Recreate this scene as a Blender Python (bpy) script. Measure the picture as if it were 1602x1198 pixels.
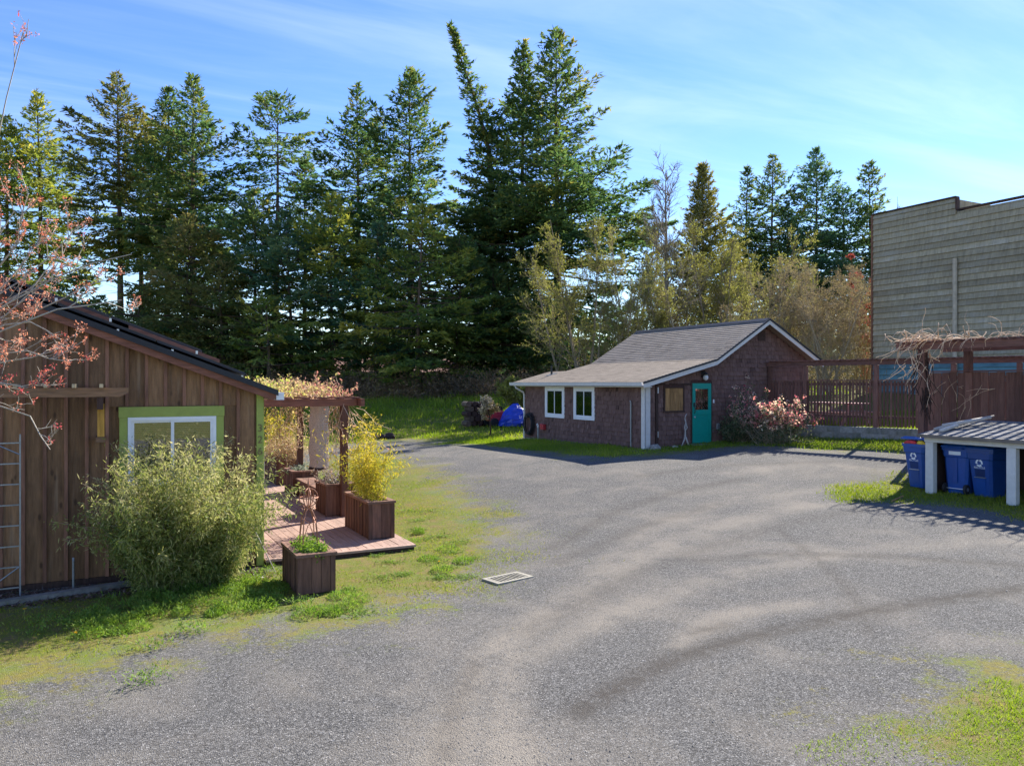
import bpy, math, random
import numpy as np
from mathutils import Vector
rng = np.random.default_rng(7)
random.seed(7)
for o in list(bpy.data.objects): bpy.data.objects.remove(o)
S = bpy.context.scene
COL = S.collection
R = math.radians
# ------------------------------------------------------------------ camera, sky, sun, exposure
YAW = R(27.8); FPX = 1214.0; CX, CY = 801.0, 599.0; CAMZ = 3.0
SA, CA = math.sin(YAW), math.cos(YAW)
cam = bpy.data.cameras.new('camera'); camo = bpy.data.objects.new('camera', cam); COL.objects.link(camo)
camo.location = (0, 0, CAMZ); camo.rotation_euler = (R(90), 0, -YAW)
cam.sensor_width = 36; cam.lens = FPX/1602*36; cam.clip_end = 3000; cam.clip_start = .05
S.camera = camo
SUN = Vector((2.75, 1.30, 2.25)).normalized()
W = bpy.data.worlds.new('World'); S.world = W; W.use_nodes = True
nt = W.node_tree; nt.nodes.clear()
def N_(t, typ, **kw):
    n = t.nodes.new(typ)
    for k, v in kw.items(): setattr(n, k, v)
    return n
sky = N_(nt, 'ShaderNodeTexSky', sky_type='NISHITA', sun_disc=False)
sky.sun_elevation = math.asin(SUN.z); sky.sun_rotation = math.atan2(SUN.x, SUN.y)
sky.air_density = 1.0; sky.dust_density = 0.05; sky.ozone_density = 2.5; sky.altitude = 50
tc = N_(nt, 'ShaderNodeTexCoord')
sx = N_(nt, 'ShaderNodeSeparateXYZ'); nt.links.new(tc.outputs['Generated'], sx.inputs[0])
zc = N_(nt, 'ShaderNodeMath', operation='MAXIMUM'); zc.inputs[1].default_value = .08; nt.links.new(sx.outputs['Z'], zc.inputs[0])
dx = N_(nt, 'ShaderNodeMath', operation='DIVIDE'); dy = N_(nt, 'ShaderNodeMath', operation='DIVIDE')
nt.links.new(sx.outputs['X'], dx.inputs[0]); nt.links.new(zc.outputs[0], dx.inputs[1])
nt.links.new(sx.outputs['Y'], dy.inputs[0]); nt.links.new(zc.outputs[0], dy.inputs[1])
cb = N_(nt, 'ShaderNodeCombineXYZ'); nt.links.new(dx.outputs[0], cb.inputs[0]); nt.links.new(dy.outputs[0], cb.inputs[1])
mp = N_(nt, 'ShaderNodeMapping'); mp.inputs['Rotation'].default_value = (0, 0, R(35)); mp.inputs['Scale'].default_value = (.55, 2.1, 1)
nt.links.new(cb.outputs[0], mp.inputs[0])
nz = N_(nt, 'ShaderNodeTexNoise'); nz.inputs['Scale'].default_value = .8; nz.inputs['Detail'].default_value = 7; nz.inputs['Roughness'].default_value = .58; nz.inputs['Distortion'].default_value = .5
nt.links.new(mp.outputs[0], nz.inputs['Vector'])
cr = N_(nt, 'ShaderNodeMapRange', interpolation_type='SMOOTHSTEP'); cr.inputs[1].default_value = .38; cr.inputs[2].default_value = .85
cr.inputs[3].default_value = .0; cr.inputs[4].default_value = .22
nt.links.new(nz.outputs['Fac'], cr.inputs[0])
mxs = N_(nt, 'ShaderNodeMix', data_type='RGBA')
nt.links.new(cr.outputs[0], mxs.inputs[0])
hsv = N_(nt, 'ShaderNodeHueSaturation'); hsv.inputs['Saturation'].default_value = 1.26; hsv.inputs['Hue'].default_value = .517; hsv.inputs['Value'].default_value = 1.0
nt.links.new(sky.outputs[0], hsv.inputs['Color']); nt.links.new(hsv.outputs[0], mxs.inputs[6])
mxs.inputs[7].default_value = (7.2, 7.7, 8.6, 1)
bg = N_(nt, 'ShaderNodeBackground'); bg.inputs['Strength'].default_value = .102
nt.links.new(mxs.outputs[2], bg.inputs['Color'])
ow = N_(nt, 'ShaderNodeOutputWorld'); nt.links.new(bg.outputs[0], ow.inputs[0])
sl = bpy.data.lights.new('sun', 'SUN'); sl.energy = 5.0; sl.angle = R(.5); sl.color = (1, .94, .84)
so = bpy.data.objects.new('sun', sl); COL.objects.link(so); so.location = (20, 10, 30)
so.rotation_euler = SUN.to_track_quat('Z', 'Y').to_euler()
S.view_settings.view_transform = 'Standard'; S.view_settings.look = 'None'; S.view_settings.exposure = 1.28; S.view_settings.gamma = 1

# ------------------------------------------------------------------ pixel rays and terrain height
def ray(px, py):
    r = (px-CX)/FPX; u = (CY-py)/FPX
    return SA+r*CA, CA-r*SA, u
def at_d(px, py, d):
    x, y, u = ray(px, py); return np.array((x*d, y*d, CAMZ+u*d))
def at_Y(px, py, Y):
    x, y, u = ray(px, py); return at_d(px, py, Y/y)
def at_X(px, py, X):
    x, y, u = ray(px, py); return at_d(px, py, X/x)
CTRL = np.array([(-8,12,0),(-2,12,0),(2.4,13,0),(2.4,11,0),(5,13,0),(5,10,0),(0,5,0),(5,5,0),(-5,6,0),(0,-3,0),(8,8,.1),(10,12,.22),(14,9.5,.45),(16.5,10,.5),
 (16.5,12,.52),(13.5,11.3,.46),(12,6,.3),(8,3,.1),(9,-3,.1),(18,5,.5),(24,6,.9),(15.5,19.8,.85),(17.9,19.9,.96),(20.2,18.8,1.08),(20.6,14.5,1.12),(21.9,15,1.2),(22.6,12.5,1.15),(19,13,.9),(18,11,.62),(12.5,18.8,.72),(12.4,27,.62),
 (15.5,28.2,.69),(13,33,.55),(8,20,.28),(4.7,20,.06),(4.7,24,.08),(4.7,16.5,.02),(8,27,.32),(4,30,.3),(4,36,.7),(12,36,.75),(17,36,1.0),(24,23,1.5),(26,14,1.6),(30,20,1.9),(26,30,2.1),(22,36,1.9),
 (-6,18,.2),(-8,26,.6),(-8,36,1.2),(9,41,1.2),(17,42,1.6),(5,46,1.6),(14,46,1.9)], float)
def _tps(d2): return np.where(d2 > 1e-9, d2*np.log(np.maximum(d2, 1e-9))*.5, 0)
_n = len(CTRL); _K = _tps(((CTRL[:, None, :2]-CTRL[None, :, :2])**2).sum(-1))+np.eye(_n)*2.0
_A = np.zeros((_n+3, _n+3)); _A[:_n, :_n] = _K; _A[:_n, _n] = 1; _A[:_n, _n+1:] = CTRL[:, :2]; _A[_n, :_n] = 1; _A[_n+1:, :_n] = CTRL[:, :2].T
_w = np.linalg.solve(_A, np.concatenate([CTRL[:, 2], np.zeros(3)]))
def sstep(a, b, x):
    t = np.clip((x-a)/(b-a), 0, 1); return t*t*(3-2*t)
def zf(x, y):
    x = np.asarray(x, float); y = np.asarray(y, float); sh = x.shape
    xx, yy = x.ravel(), y.ravel(); z = np.empty_like(xx)
    for i in range(0, len(xx), 20000):
        a, b = xx[i:i+20000], yy[i:i+20000]
        d2 = (a[:, None]-CTRL[None, :, 0])**2+(b[:, None]-CTRL[None, :, 1])**2
        z[i:i+20000] = _tps(d2)@_w[:_n]+_w[_n]+_w[_n+1]*a+_w[_n+2]*b
    fw = xx*SA+yy*CA; rt = xx*CA-yy*SA
    far = 1.55+(fw-44)*.135; far = np.minimum(far, 2.85)+.12*np.sin(xx*.35)*np.cos(yy*.3)
    k = sstep(38, 47, fw); z = z*(1-k)+far*k
    kl = sstep(14, 24, np.abs(rt-2)-fw*.62+4); z = z*(1-kl)+np.clip(z, 0, 1.6)*kl
    kb = sstep(2, 14, -yy-2); z = z*(1-kb)
    ter = (xx > 20.93+.294*(20.12-yy)) & (yy > 6) & (yy < 20.15) & (xx < 29)
    z = np.where(ter, np.maximum(z, 1.52+.02*(xx-21)), z)
    return z.reshape(sh)
def z1(x, y): return float(zf(np.array([x]), np.array([y]))[0])
def gp(px, py):
    x, y, u = ray(px, py); d = 4.0; last = 4.0
    ds = np.concatenate([np.arange(3, 60, .05)])
    zz = zf(x*ds, y*ds); h = CAMZ+u*ds
    i = np.argmax(h <= zz)
    if h[i] > zz[i]: i = len(ds)-1
    return np.array((x*ds[i], y*ds[i], zz[i]))

# ------------------------------------------------------------------ mesh helpers
def mk_mesh(name, V, F, tint=None, smooth=False, extra=None):
    V = np.asarray(V, np.float32); me = bpy.data.meshes.new(name)
    if isinstance(F, np.ndarray):
        m, k = F.shape; me.vertices.add(len(V)); me.vertices.foreach_set('co', V.ravel())
        me.loops.add(m*k); me.loops.foreach_set('vertex_index', F.astype(np.int32).ravel())
        me.polygons.add(m); me.polygons.foreach_set('loop_start', np.arange(0, m*k, k, dtype=np.int32))
        me.polygons.foreach_set('loop_total', np.full(m, k, np.int32)) if False else None
        me.update(calc_edges=True); me.validate()
    else:
        me.from_pydata(V.tolist(), [], F); me.update()
    if tint is not None:
        a = me.attributes.new('tint', 'FLOAT', 'POINT'); a.data.foreach_set('value', np.asarray(tint, np.float32))
    for k_, v_ in (extra or {}).items():
        a = me.attributes.new(k_, 'FLOAT', 'POINT'); a.data.foreach_set('value', np.asarray(v_, np.float32).ravel())
    if smooth: me.polygons.foreach_set('use_smooth', np.ones(len(me.polygons), bool))
    return me
class MB:
    def __init__(s): s.v = []; s.f = []; s.t = []
    def add(s, vs, fs):
        b = len(s.v); s.v += [tuple(map(float, p)) for p in vs]; s.f += [tuple(b+i for i in f) for f in fs]; return s
    def box(s, x0, x1, y0, y1, z0, z1):
        return s.add([(x0,y0,z0),(x1,y0,z0),(x1,y1,z0),(x0,y1,z0),(x0,y0,z1),(x1,y0,z1),(x1,y1,z1),(x0,y1,z1)],
            [(0,3,2,1),(4,5,6,7),(0,1,5,4),(1,2,6,5),(2,3,7,6),(3,0,4,7)])
    def bbox(s, x0, x1, y0, y1, z0, z1, b=.01):   # chamfered along all z-edges and top
        b = min(b, (x1-x0)*.4, (y1-y0)*.4, (z1-z0)*.4)
        def ring(i, z): return [(x0+i,y0+b,z),(x0+b,y0+i,z),(x1-b,y0+i,z),(x1-i,y0+b,z),(x1-i,y1-b,z),(x1-b,y1-i,z),(x0+b,y1-i,z),(x0+i,y1-b,z)]
        vs = ring(0, z0)+ring(0, z1-b)+[(x0+b,y0+b,z1),(x1-b,y0+b,z1),(x1-b,y1-b,z1),(x0+b,y1-b,z1)]
        fs = [tuple(range(7,-1,-1))]+[(i,(i+1)%8,8+(i+1)%8,8+i) for i in range(8)]
        fs += [(8,9,16),(9,10,17,16),(10,11,17),(11,12,18,17),(12,13,18),(13,14,19,18),(14,15,19),(15,8,16,19),(16,17,18,19)]
        return s.add(vs, fs)
    def prism(s, pts, axis, a, b):   # pts 2-D polygon ccw; extruded along axis from a to b
        def p3(p, t):
            return (t,p[0],p[1]) if axis=='x' else ((p[0],t,p[1]) if axis=='y' else (p[0],p[1],t))
        n = len(pts); vs = [p3(p,a) for p in pts]+[p3(p,b) for p in pts]
        return s.add(vs, [tuple(range(n)), tuple(range(2*n-1,n-1,-1))]+[(i,n+i,n+(i+1)%n,(i+1)%n) for i in range(n)])
    def tube(s, pts, r, n=8, cap=True):
        pts = [Vector(p) for p in pts]; rs = r if hasattr(r,'__len__') else [r]*len(pts); b0 = len(s.v); up = None
        for i, p in enumerate(pts):
            t = (pts[min(i+1,len(pts)-1)]-pts[max(i-1,0)]).normalized()
            if up is None: up = t.orthogonal().normalized()
            up = (up-t*up.dot(t)).normalized(); sd = t.cross(up)
            for k in range(n):
                a = 2*math.pi*k/n; s.v.append(tuple(p+(up*math.cos(a)+sd*math.sin(a))*rs[i]))
        for i in range(len(pts)-1):
            for k in range(n): s.f.append((b0+i*n+k, b0+i*n+(k+1)%n, b0+(i+1)*n+(k+1)%n, b0+(i+1)*n+k))
        if cap: s.f += [tuple(b0+k for k in range(n-1,-1,-1)), tuple(b0+(len(pts)-1)*n+k for k in range(n))]
        return s
    def mesh(s, name, off=(0,0,0), smooth=False):
        me = bpy.data.meshes.new(name); o = off
        me.from_pydata([(p[0]-o[0],p[1]-o[1],p[2]-o[2]) for p in s.v], [], s.f); me.update()
        import bmesh
        bm = bmesh.new(); bm.from_mesh(me); bmesh.ops.recalc_face_normals(bm, faces=bm.faces); bm.to_mesh(me); bm.free()
        if smooth: me.polygons.foreach_set('use_smooth', np.ones(len(me.polygons), bool))
        if s.t:
            a = me.attributes.new('tint','FLOAT','POINT'); a.data.foreach_set('value', np.array(s.t,np.float32))
        return me
def tag(o, label, cat, group=None, kind=None):
    o['label'] = label; o['category'] = cat
    if group: o['group'] = group
    if kind: o['kind'] = kind
    return o
def empty(name, loc, label, cat, group=None):
    o = bpy.data.objects.new(name, None); COL.objects.link(o); o.location = tuple(float(c) for c in loc); o.empty_display_size = .2
    o['org'] = tuple(float(c) for c in loc)
    tag(o, label, cat, group); return o
def org(o):
    while o.parent: o = o.parent
    return tuple(o['org']) if 'org' in o else (0,0,0)
def part(name, m, mat, parent=None, smooth=False):
    """m is an MB or mesh in world coordinates; the part is a child of parent (same local frame as the root)"""
    off = org(parent) if parent else (0,0,0)
    if isinstance(m, MB): me = m.mesh(name, off, smooth)
    else:
        me = m
        if off != (0,0,0):
            co = np.empty(len(me.vertices)*3, np.float32); me.vertices.foreach_get('co', co); co = co.reshape(-1,3)-np.array(off, np.float32)
            me.vertices.foreach_set('co', co.ravel()); me.update()
    o = bpy.data.objects.new(name, me); COL.objects.link(o); o.parent = parent
    if mat: me.materials.append(mat)
    return o
def piece(name, me, loc, parent, rot=None):
    off = org(parent); o = bpy.data.objects.new(name, me); COL.objects.link(o); o.parent = parent
    o.location = (loc[0]-off[0], loc[1]-off[1], loc[2]-off[2])
    if rot: o.rotation_euler = rot
    return o
def unit(*a): return MB().box(*a)
# vectorised foliage / stems
def norm(a): return a/np.maximum(np.linalg.norm(a, axis=-1, keepdims=True), 1e-9)
def rand_dirs(n): return norm(rng.normal(size=(n,3)))
def leaves(P, D, L, Wd, tint, side=None, tri=False):
    n = len(P); D = norm(D)
    if side is None: side = rand_dirs(n)
    Sd = norm(np.cross(D, side)); L = np.broadcast_to(L,(n,))[:,None]; Wd = np.broadcast_to(Wd,(n,))[:,None]
    if tri:
        V = np.stack([P+Sd*Wd*.5, P-Sd*Wd*.5, P+D*L], 1).reshape(-1,3); k = 3
    else:
        V = np.stack([P, P+D*L*.45+Sd*Wd*.5, P+D*L, P+D*L*.45-Sd*Wd*.5], 1).reshape(-1,3); k = 4
    return V, np.arange(n*k).reshape(n,k), np.repeat(tint, k)
def cat_leaves(lst):
    Vs, Fs, Ts = [], [], []; b = 0
    for V, F, T in lst:
        Vs.append(V); Fs.append(F+b); Ts.append(T); b += len(V)
    return np.concatenate(Vs), np.concatenate(Fs), np.concatenate(Ts)
def stems(starts, dirs, lens, k, curl=.25, trop=0., droop=0.):
    n = len(starts); P = np.empty((n,k+1,3)); P[:,0] = starts; d = norm(dirs); st = (np.asarray(lens)/k)[:,None]
    for i in range(k):
        d = norm(d+rng.normal(size=(n,3))*curl+np.array((0,0,trop-droop*(i+1)/k)))
        P[:,i+1] = P[:,i]+d*st
    return P
def tubes(P, r0, r1, s=3):
    n, k, _ = P.shape; T = np.empty_like(P); T[:,1:-1] = P[:,2:]-P[:,:-2]; T[:,0] = P[:,1]-P[:,0]; T[:,-1] = P[:,-1]-P[:,-2]; T = norm(T)
    ref = np.where(np.abs(T[...,2:3]) > .9, np.array((1.,0,0)), np.array((0,0,1.))); A = norm(np.cross(T,ref)); B = np.cross(T,A)
    t = np.linspace(0,1,k)[None,:]; r = (np.broadcast_to(r0,(n,))[:,None]*(1-t)+np.broadcast_to(r1,(n,))[:,None]*t)[...,None]
    V = np.stack([P+(A*math.cos(2*math.pi*j/s)+B*math.sin(2*math.pi*j/s))*r for j in range(s)], 2)
    idx = np.arange(n*k*s).reshape(n,k,s); j2 = np.roll(idx,-1,axis=2)
    F = np.stack([idx[:,:-1], j2[:,:-1], j2[:,1:], idx[:,1:]], -1).reshape(-1,4)
    return V.reshape(-1,3), F
def cat_vf(lst):
    Vs, Fs = [], []; b = 0
    for V, F in lst: Vs.append(V); Fs.append(F+b); b += len(V)
    return np.concatenate(Vs), np.concatenate(Fs)
def children(P, m, ang, tmin=.2, tmax=1., bias_up=0.):
    """m children per stem: start points, directions, param"""
    n, k, _ = P.shape; t = rng.uniform(tmin, tmax, (n,m)); f = t*(k-1); i = np.minimum(f.astype(int), k-2); u = (f-i)[...,None]
    ii = np.arange(n)[:,None]; S0 = P[ii,i]*(1-u)+P[ii,i+1]*u; T = norm(P[ii,i+1]-P[ii,i])
    q = rand_dirs(n*m).reshape(n,m,3); q = norm(q-T*(q*T).sum(-1,keepdims=True))
    D = T*math.cos(ang)+q*math.sin(ang); D[...,2] += bias_up
    return S0.reshape(-1,3), norm(D).reshape(-1,3), t.reshape(-1)

# ------------------------------------------------------------------ materials
MATS = {}
def newmat(name):
    m = bpy.data.materials.new(name); m.use_nodes = True; t = m.node_tree; t.nodes.clear(); MATS[name] = m
    out = N_(t,'ShaderNodeOutputMaterial'); return m, t, out
def ramp(t, pts):
    r = N_(t,'ShaderNodeValToRGB'); e = r.color_ramp.elements
    while len(e) < len(pts): e.new(.5)
    for i,(p,c) in enumerate(pts): e[i].position = p; e[i].color = (*c,1)
    return r
def plain(name, c, rough=.6, var=.12, scale=6., bump=.0, metal=0., spec=.4, stretch=(1,1,1), dirt=None, dirt_amt=.3, coat=0, shift=37., dstretch=None):
    m, t, out = newmat(name); b = N_(t,'ShaderNodeBsdfPrincipled'); b.inputs['Roughness'].default_value = rough; b.inputs['Metallic'].default_value = metal
    b.inputs['Specular IOR Level'].default_value = spec
    g = N_(t,'ShaderNodeNewGeometry'); oi = N_(t,'ShaderNodeObjectInfo')
    ad = N_(t,'ShaderNodeVectorMath',operation='MULTIPLY_ADD'); ad.inputs[1].default_value = (1,1,1)
    cx = N_(t,'ShaderNodeMath',operation='MULTIPLY'); cx.inputs[1].default_value = shift; t.links.new(oi.outputs['Random'],cx.inputs[0])
    t.links.new(g.outputs['Position'],ad.inputs[0]); t.links.new(cx.outputs[0],ad.inputs[2])
    mpn = N_(t,'ShaderNodeMapping'); mpn.inputs['Scale'].default_value = stretch; t.links.new(ad.outputs[0],mpn.inputs[0])
    n1 = N_(t,'ShaderNodeTexNoise'); n1.inputs['Scale'].default_value = scale; n1.inputs['Detail'].default_value = 6; n1.inputs['Roughness'].default_value = .65
    t.links.new(mpn.outputs[0],n1.inputs['Vector'])
    lo = tuple(x*(1-var*1.6) for x in c); hi = tuple(min(1,x*(1+var*1.6)) for x in c)
    rp = ramp(t,[(.3,lo),(.7,hi)]); t.links.new(n1.outputs['Fac'],rp.inputs[0]); colr = rp.outputs[0]
    if dirt:
        n2 = N_(t,'ShaderNodeTexNoise'); n2.inputs['Scale'].default_value = 1.7; n2.inputs['Detail'].default_value = 8; n2.inputs['Roughness'].default_value = .7
        if dstretch:
            md = N_(t,'ShaderNodeMapping'); md.inputs['Scale'].default_value = dstretch; t.links.new(ad.outputs[0],md.inputs[0]); t.links.new(md.outputs[0],n2.inputs['Vector'])
        else: t.links.new(ad.outputs[0],n2.inputs['Vector'])
        mr = N_(t,'ShaderNodeMapRange',interpolation_type='SMOOTHSTEP'); mr.inputs[1].default_value = .48; mr.inputs[2].default_value = .72; mr.inputs[4].default_value = dirt_amt
        t.links.new(n2.outputs['Fac'],mr.inputs[0]); mx = N_(t,'ShaderNodeMix',data_type='RGBA'); mx.inputs[7].default_value = (*dirt,1)
        t.links.new(mr.outputs[0],mx.inputs[0]); t.links.new(colr,mx.inputs[6]); colr = mx.outputs[2]
    hv = N_(t,'ShaderNodeHueSaturation'); mv = N_(t,'ShaderNodeMapRange'); mv.inputs[3].default_value = 1-var*1.3; mv.inputs[4].default_value = 1+var*1.3
    t.links.new(oi.outputs['Random'],mv.inputs[0]); t.links.new(mv.outputs[0],hv.inputs['Value']); t.links.new(colr,hv.inputs['Color'])
    t.links.new(hv.outputs[0],b.inputs['Base Color'])
    if bump:
        bp = N_(t,'ShaderNodeBump'); bp.inputs['Strength'].default_value = bump; bp.inputs['Distance'].default_value = .02
        t.links.new(n1.outputs['Fac'],bp.inputs['Height']); t.links.new(bp.outputs[0],b.inputs['Normal'])
    if coat: b.inputs['Coat Weight'].default_value = coat
    t.links.new(b.outputs[0],out.inputs[0]); return m
def wood(name, c, axis='z', var=.22, rough=.75, weather=None, wamt=.35):
    st = {'x':(.12,1,1),'y':(1,.12,1),'z':(1,1,.1)}[axis]
    return plain(name, c, rough, var, 22., .5, stretch=st, dirt=weather, dirt_amt=wamt, spec=.25)
def boardmat(name, c, knot=(.05,.028,.018)):
    m = wood(name, c, weather=(.125,.068,.04), wamt=.55, var=.24); t = m.node_tree; b = [n for n in t.nodes if n.type=='BSDF_PRINCIPLED'][0]; src = b.inputs['Base Color'].links[0].from_socket
    g = [n for n in t.nodes if n.type=='VECT_MATH'][0]; mpn = N_(t,'ShaderNodeMapping'); mpn.inputs['Scale'].default_value = (6.,6.,2.6); t.links.new(g.outputs[0],mpn.inputs[0])
    v = N_(t,'ShaderNodeTexVoronoi'); v.inputs['Scale'].default_value = 1.; t.links.new(mpn.outputs[0],v.inputs['Vector']); mr = N_(t,'ShaderNodeMapRange',interpolation_type='SMOOTHSTEP'); mr.inputs[1].default_value = .05; mr.inputs[2].default_value = .19; mr.inputs[3].default_value = .75; mr.inputs[4].default_value = 0
    t.links.new(v.outputs['Distance'],mr.inputs[0]); mx = N_(t,'ShaderNodeMix',data_type='RGBA'); t.links.new(mr.outputs[0],mx.inputs[0]); t.links.new(src,mx.inputs[6]); mx.inputs[7].default_value = (*knot,1)
    m2 = N_(t,'ShaderNodeMapping'); m2.inputs['Scale'].default_value = (7.,7.,.35); t.links.new(g.outputs[0],m2.inputs[0]); n2 = N_(t,'ShaderNodeTexNoise'); n2.inputs['Scale'].default_value = 1.6; n2.inputs['Detail'].default_value = 6; t.links.new(m2.outputs[0],n2.inputs['Vector'])
    r2 = N_(t,'ShaderNodeMapRange',interpolation_type='SMOOTHSTEP'); r2.inputs[1].default_value = .58; r2.inputs[2].default_value = .75; r2.inputs[4].default_value = .45; t.links.new(n2.outputs['Fac'],r2.inputs[0]); mx2 = N_(t,'ShaderNodeMix',data_type='RGBA'); t.links.new(r2.outputs[0],mx2.inputs[0]); t.links.new(mx.outputs[2],mx2.inputs[6]); mx2.inputs[7].default_value = (.36,.26,.17,1)
    t.links.new(mx2.outputs[2],b.inputs['Base Color']); return m
def leafmat(name, cols, trans=.45, gloss=.04, rough=.5):
    m, t, out = newmat(name); at = N_(t,'ShaderNodeAttribute'); at.attribute_name = 'tint'
    rp = ramp(t,[(i/(len(cols)-1),c) for i,c in enumerate(cols)]); t.links.new(at.outputs['Fac'],rp.inputs[0])
    d = N_(t,'ShaderNodeBsdfDiffuse'); tr = N_(t,'ShaderNodeBsdfTranslucent'); t.links.new(rp.outputs[0],d.inputs[0])
    hv = N_(t,'ShaderNodeHueSaturation'); hv.inputs['Value'].default_value = 1.25; hv.inputs['Saturation'].default_value = 1.1; t.links.new(rp.outputs[0],hv.inputs['Color']); t.links.new(hv.outputs[0],tr.inputs[0])
    mx = N_(t,'ShaderNodeMixShader'); mx.inputs[0].default_value = trans; t.links.new(d.outputs[0],mx.inputs[1]); t.links.new(tr.outputs[0],mx.inputs[2])
    gl = N_(t,'ShaderNodeBsdfGlossy'); gl.inputs['Roughness'].default_value = rough; gl.inputs[0].default_value = (.9,.95,1,1)
    m2 = N_(t,'ShaderNodeMixShader'); m2.inputs[0].default_value = gloss; t.links.new(mx.outputs[0],m2.inputs[1]); t.links.new(gl.outputs[0],m2.inputs[2])
    t.links.new(m2.outputs[0],out.inputs[0]); return m
def tintmat(name, cols, rough=.85, sc=14., stretch=(1,1,.3), bump=.4):
    m, t, out = newmat(name); at = N_(t,'ShaderNodeAttribute'); at.attribute_name = 'tint'; g = N_(t,'ShaderNodeNewGeometry')
    mpn = N_(t,'ShaderNodeMapping'); mpn.inputs['Scale'].default_value = stretch; t.links.new(g.outputs['Position'],mpn.inputs[0])
    n = N_(t,'ShaderNodeTexNoise'); n.inputs['Scale'].default_value = sc; n.inputs['Detail'].default_value = 5; n.inputs['Roughness'].default_value = .65; t.links.new(mpn.outputs[0],n.inputs['Vector'])
    n2 = N_(t,'ShaderNodeTexNoise'); n2.inputs['Scale'].default_value = .9; n2.inputs['Detail'].default_value = 4; t.links.new(g.outputs['Position'],n2.inputs['Vector'])
    ad = N_(t,'ShaderNodeMath',operation='MULTIPLY_ADD'); ad.inputs[1].default_value = .5; t.links.new(n.outputs['Fac'],ad.inputs[0]); t.links.new(at.outputs['Fac'],ad.inputs[2])
    a2 = N_(t,'ShaderNodeMath',operation='MULTIPLY_ADD'); a2.inputs[1].default_value = .5; t.links.new(n2.outputs['Fac'],a2.inputs[0]); a2.inputs[1].default_value = .35; t.links.new(ad.outputs[0],a2.inputs[2])
    sb = N_(t,'ShaderNodeMath',operation='SUBTRACT'); sb.inputs[1].default_value = .42; t.links.new(a2.outputs[0],sb.inputs[0])
    rp = ramp(t,[(i/(len(cols)-1),c) for i,c in enumerate(cols)]); t.links.new(sb.outputs[0],rp.inputs[0]); b = N_(t,'ShaderNodeBsdfPrincipled'); b.inputs['Roughness'].default_value = rough; b.inputs['Specular IOR Level'].default_value = .2
    t.links.new(rp.outputs[0],b.inputs['Base Color']); bp = N_(t,'ShaderNodeBump'); bp.inputs['Strength'].default_value = bump; bp.inputs['Distance'].default_value = .01; t.links.new(n.outputs['Fac'],bp.inputs['Height']); t.links.new(bp.outputs[0],b.inputs['Normal'])
    t.links.new(b.outputs[0],out.inputs[0]); return m
def glassmat(name, tint=(.75,.8,.8), refl=.18):
    m, t, out = newmat(name); tr = N_(t,'ShaderNodeBsdfTransparent'); tr.inputs[0].default_value = (*tint,1)
    gl = N_(t,'ShaderNodeBsdfGlossy'); gl.inputs['Roughness'].default_value = .02; gl.inputs[0].default_value = (1,1,1,1)
    fr = N_(t,'ShaderNodeFresnel'); fr.inputs[0].default_value = 1.5; ad = N_(t,'ShaderNodeMath',operation='ADD'); ad.inputs[1].default_value = refl-.04; ad.use_clamp = True
    t.links.new(fr.outputs[0],ad.inputs[0]); mx = N_(t,'ShaderNodeMixShader'); t.links.new(ad.outputs[0],mx.inputs[0]); t.links.new(tr.outputs[0],mx.inputs[1]); t.links.new(gl.outputs[0],mx.inputs[2])
    t.links.new(mx.outputs[0],out.inputs[0]); return m
M_board = boardmat('board_wood',(0.220,0.123,0.062))
M_batten = wood('batten_wood',(0.235,0.116,0.073))
M_fasciab = wood('fascia_wood',(.20,.085,.055),'x')
M_beam = wood('beam_cedar',(.27,.155,.085),'x',weather=(.16,.11,.08))
M_cedar = wood('sunlit_cedar',(.55,.30,.06))  # yellowish cedar, brightened as though sun fell on the knee board
M_palecedar = wood('pale_cedar',(.60,.46,.27))
M_green = plain('green_trim',(.300,.355,.075),.55,.06,8,.05)
M_white = plain('white_vinyl',(.78,.79,.80),.4,.03,4)
M_whitep = plain('white_paint',(.66,.64,.60),.55,.05,9,.1,dirt=(.5,.47,.4),dirt_amt=.35)
M_glass = glassmat('window_glass')
M_blind = plain('blind',(.20,.22,.20),.7,.1,3)
M_dark = plain('dark_interior',(.015,.015,.018),.8,.05)
M_roofblk = plain('roof_black',(.025,.027,.032),.55,.15,20,.2)
M_solar = plain('solar_cell',(.012,.016,.03),.15,.05,3,spec=.6)
M_alu = plain('aluminium',(.55,.56,.58),.35,.05,10,metal=.8)
M_galv = plain('galvanised_pipe',(.25,.27,.28),.45,.1,20,metal=.5)
M_pl = wood('planter_wood',(0.149,0.076,0.052),weather=(0.069,0.046,0.038),wamt=.6)
M_plcap = wood('planter_cap',(.215,.12,.085),'y',weather=(.13,.09,.07))
M_soil = plain('soil',(.045,.032,.024),.95,.4,30,.8)
M_deck = wood('deck_wood',(.35,.235,.185),'y',.12,weather=(.24,.165,.13),wamt=.4)
M_pergola = wood('pergola_wood',(0.202,0.088,0.058),'x',weather=(0.130,0.065,0.046))
M_pergpost = wood('pergola_post_wood',(.125,.06,.042))
M_shingle = plain('cedar_shingle',(.10,.052,.046),.8,.22,14,.5,stretch=(1,1,.25),dirt=(.095,.055,.06),dirt_amt=.55,spec=.2)
M_roofsh = plain('roof_shingle',(.225,.190,.160),.9,.2,26,.5,dirt=(.15,.125,.108),dirt_amt=.5,spec=.15)
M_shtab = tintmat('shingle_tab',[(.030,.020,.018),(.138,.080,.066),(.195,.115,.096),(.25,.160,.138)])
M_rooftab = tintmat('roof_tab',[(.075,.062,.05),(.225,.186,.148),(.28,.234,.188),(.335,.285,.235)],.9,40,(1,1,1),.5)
M_teal = plain('teal_paint',(.004,.30,.235),.42,.04,6,.03)
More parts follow.
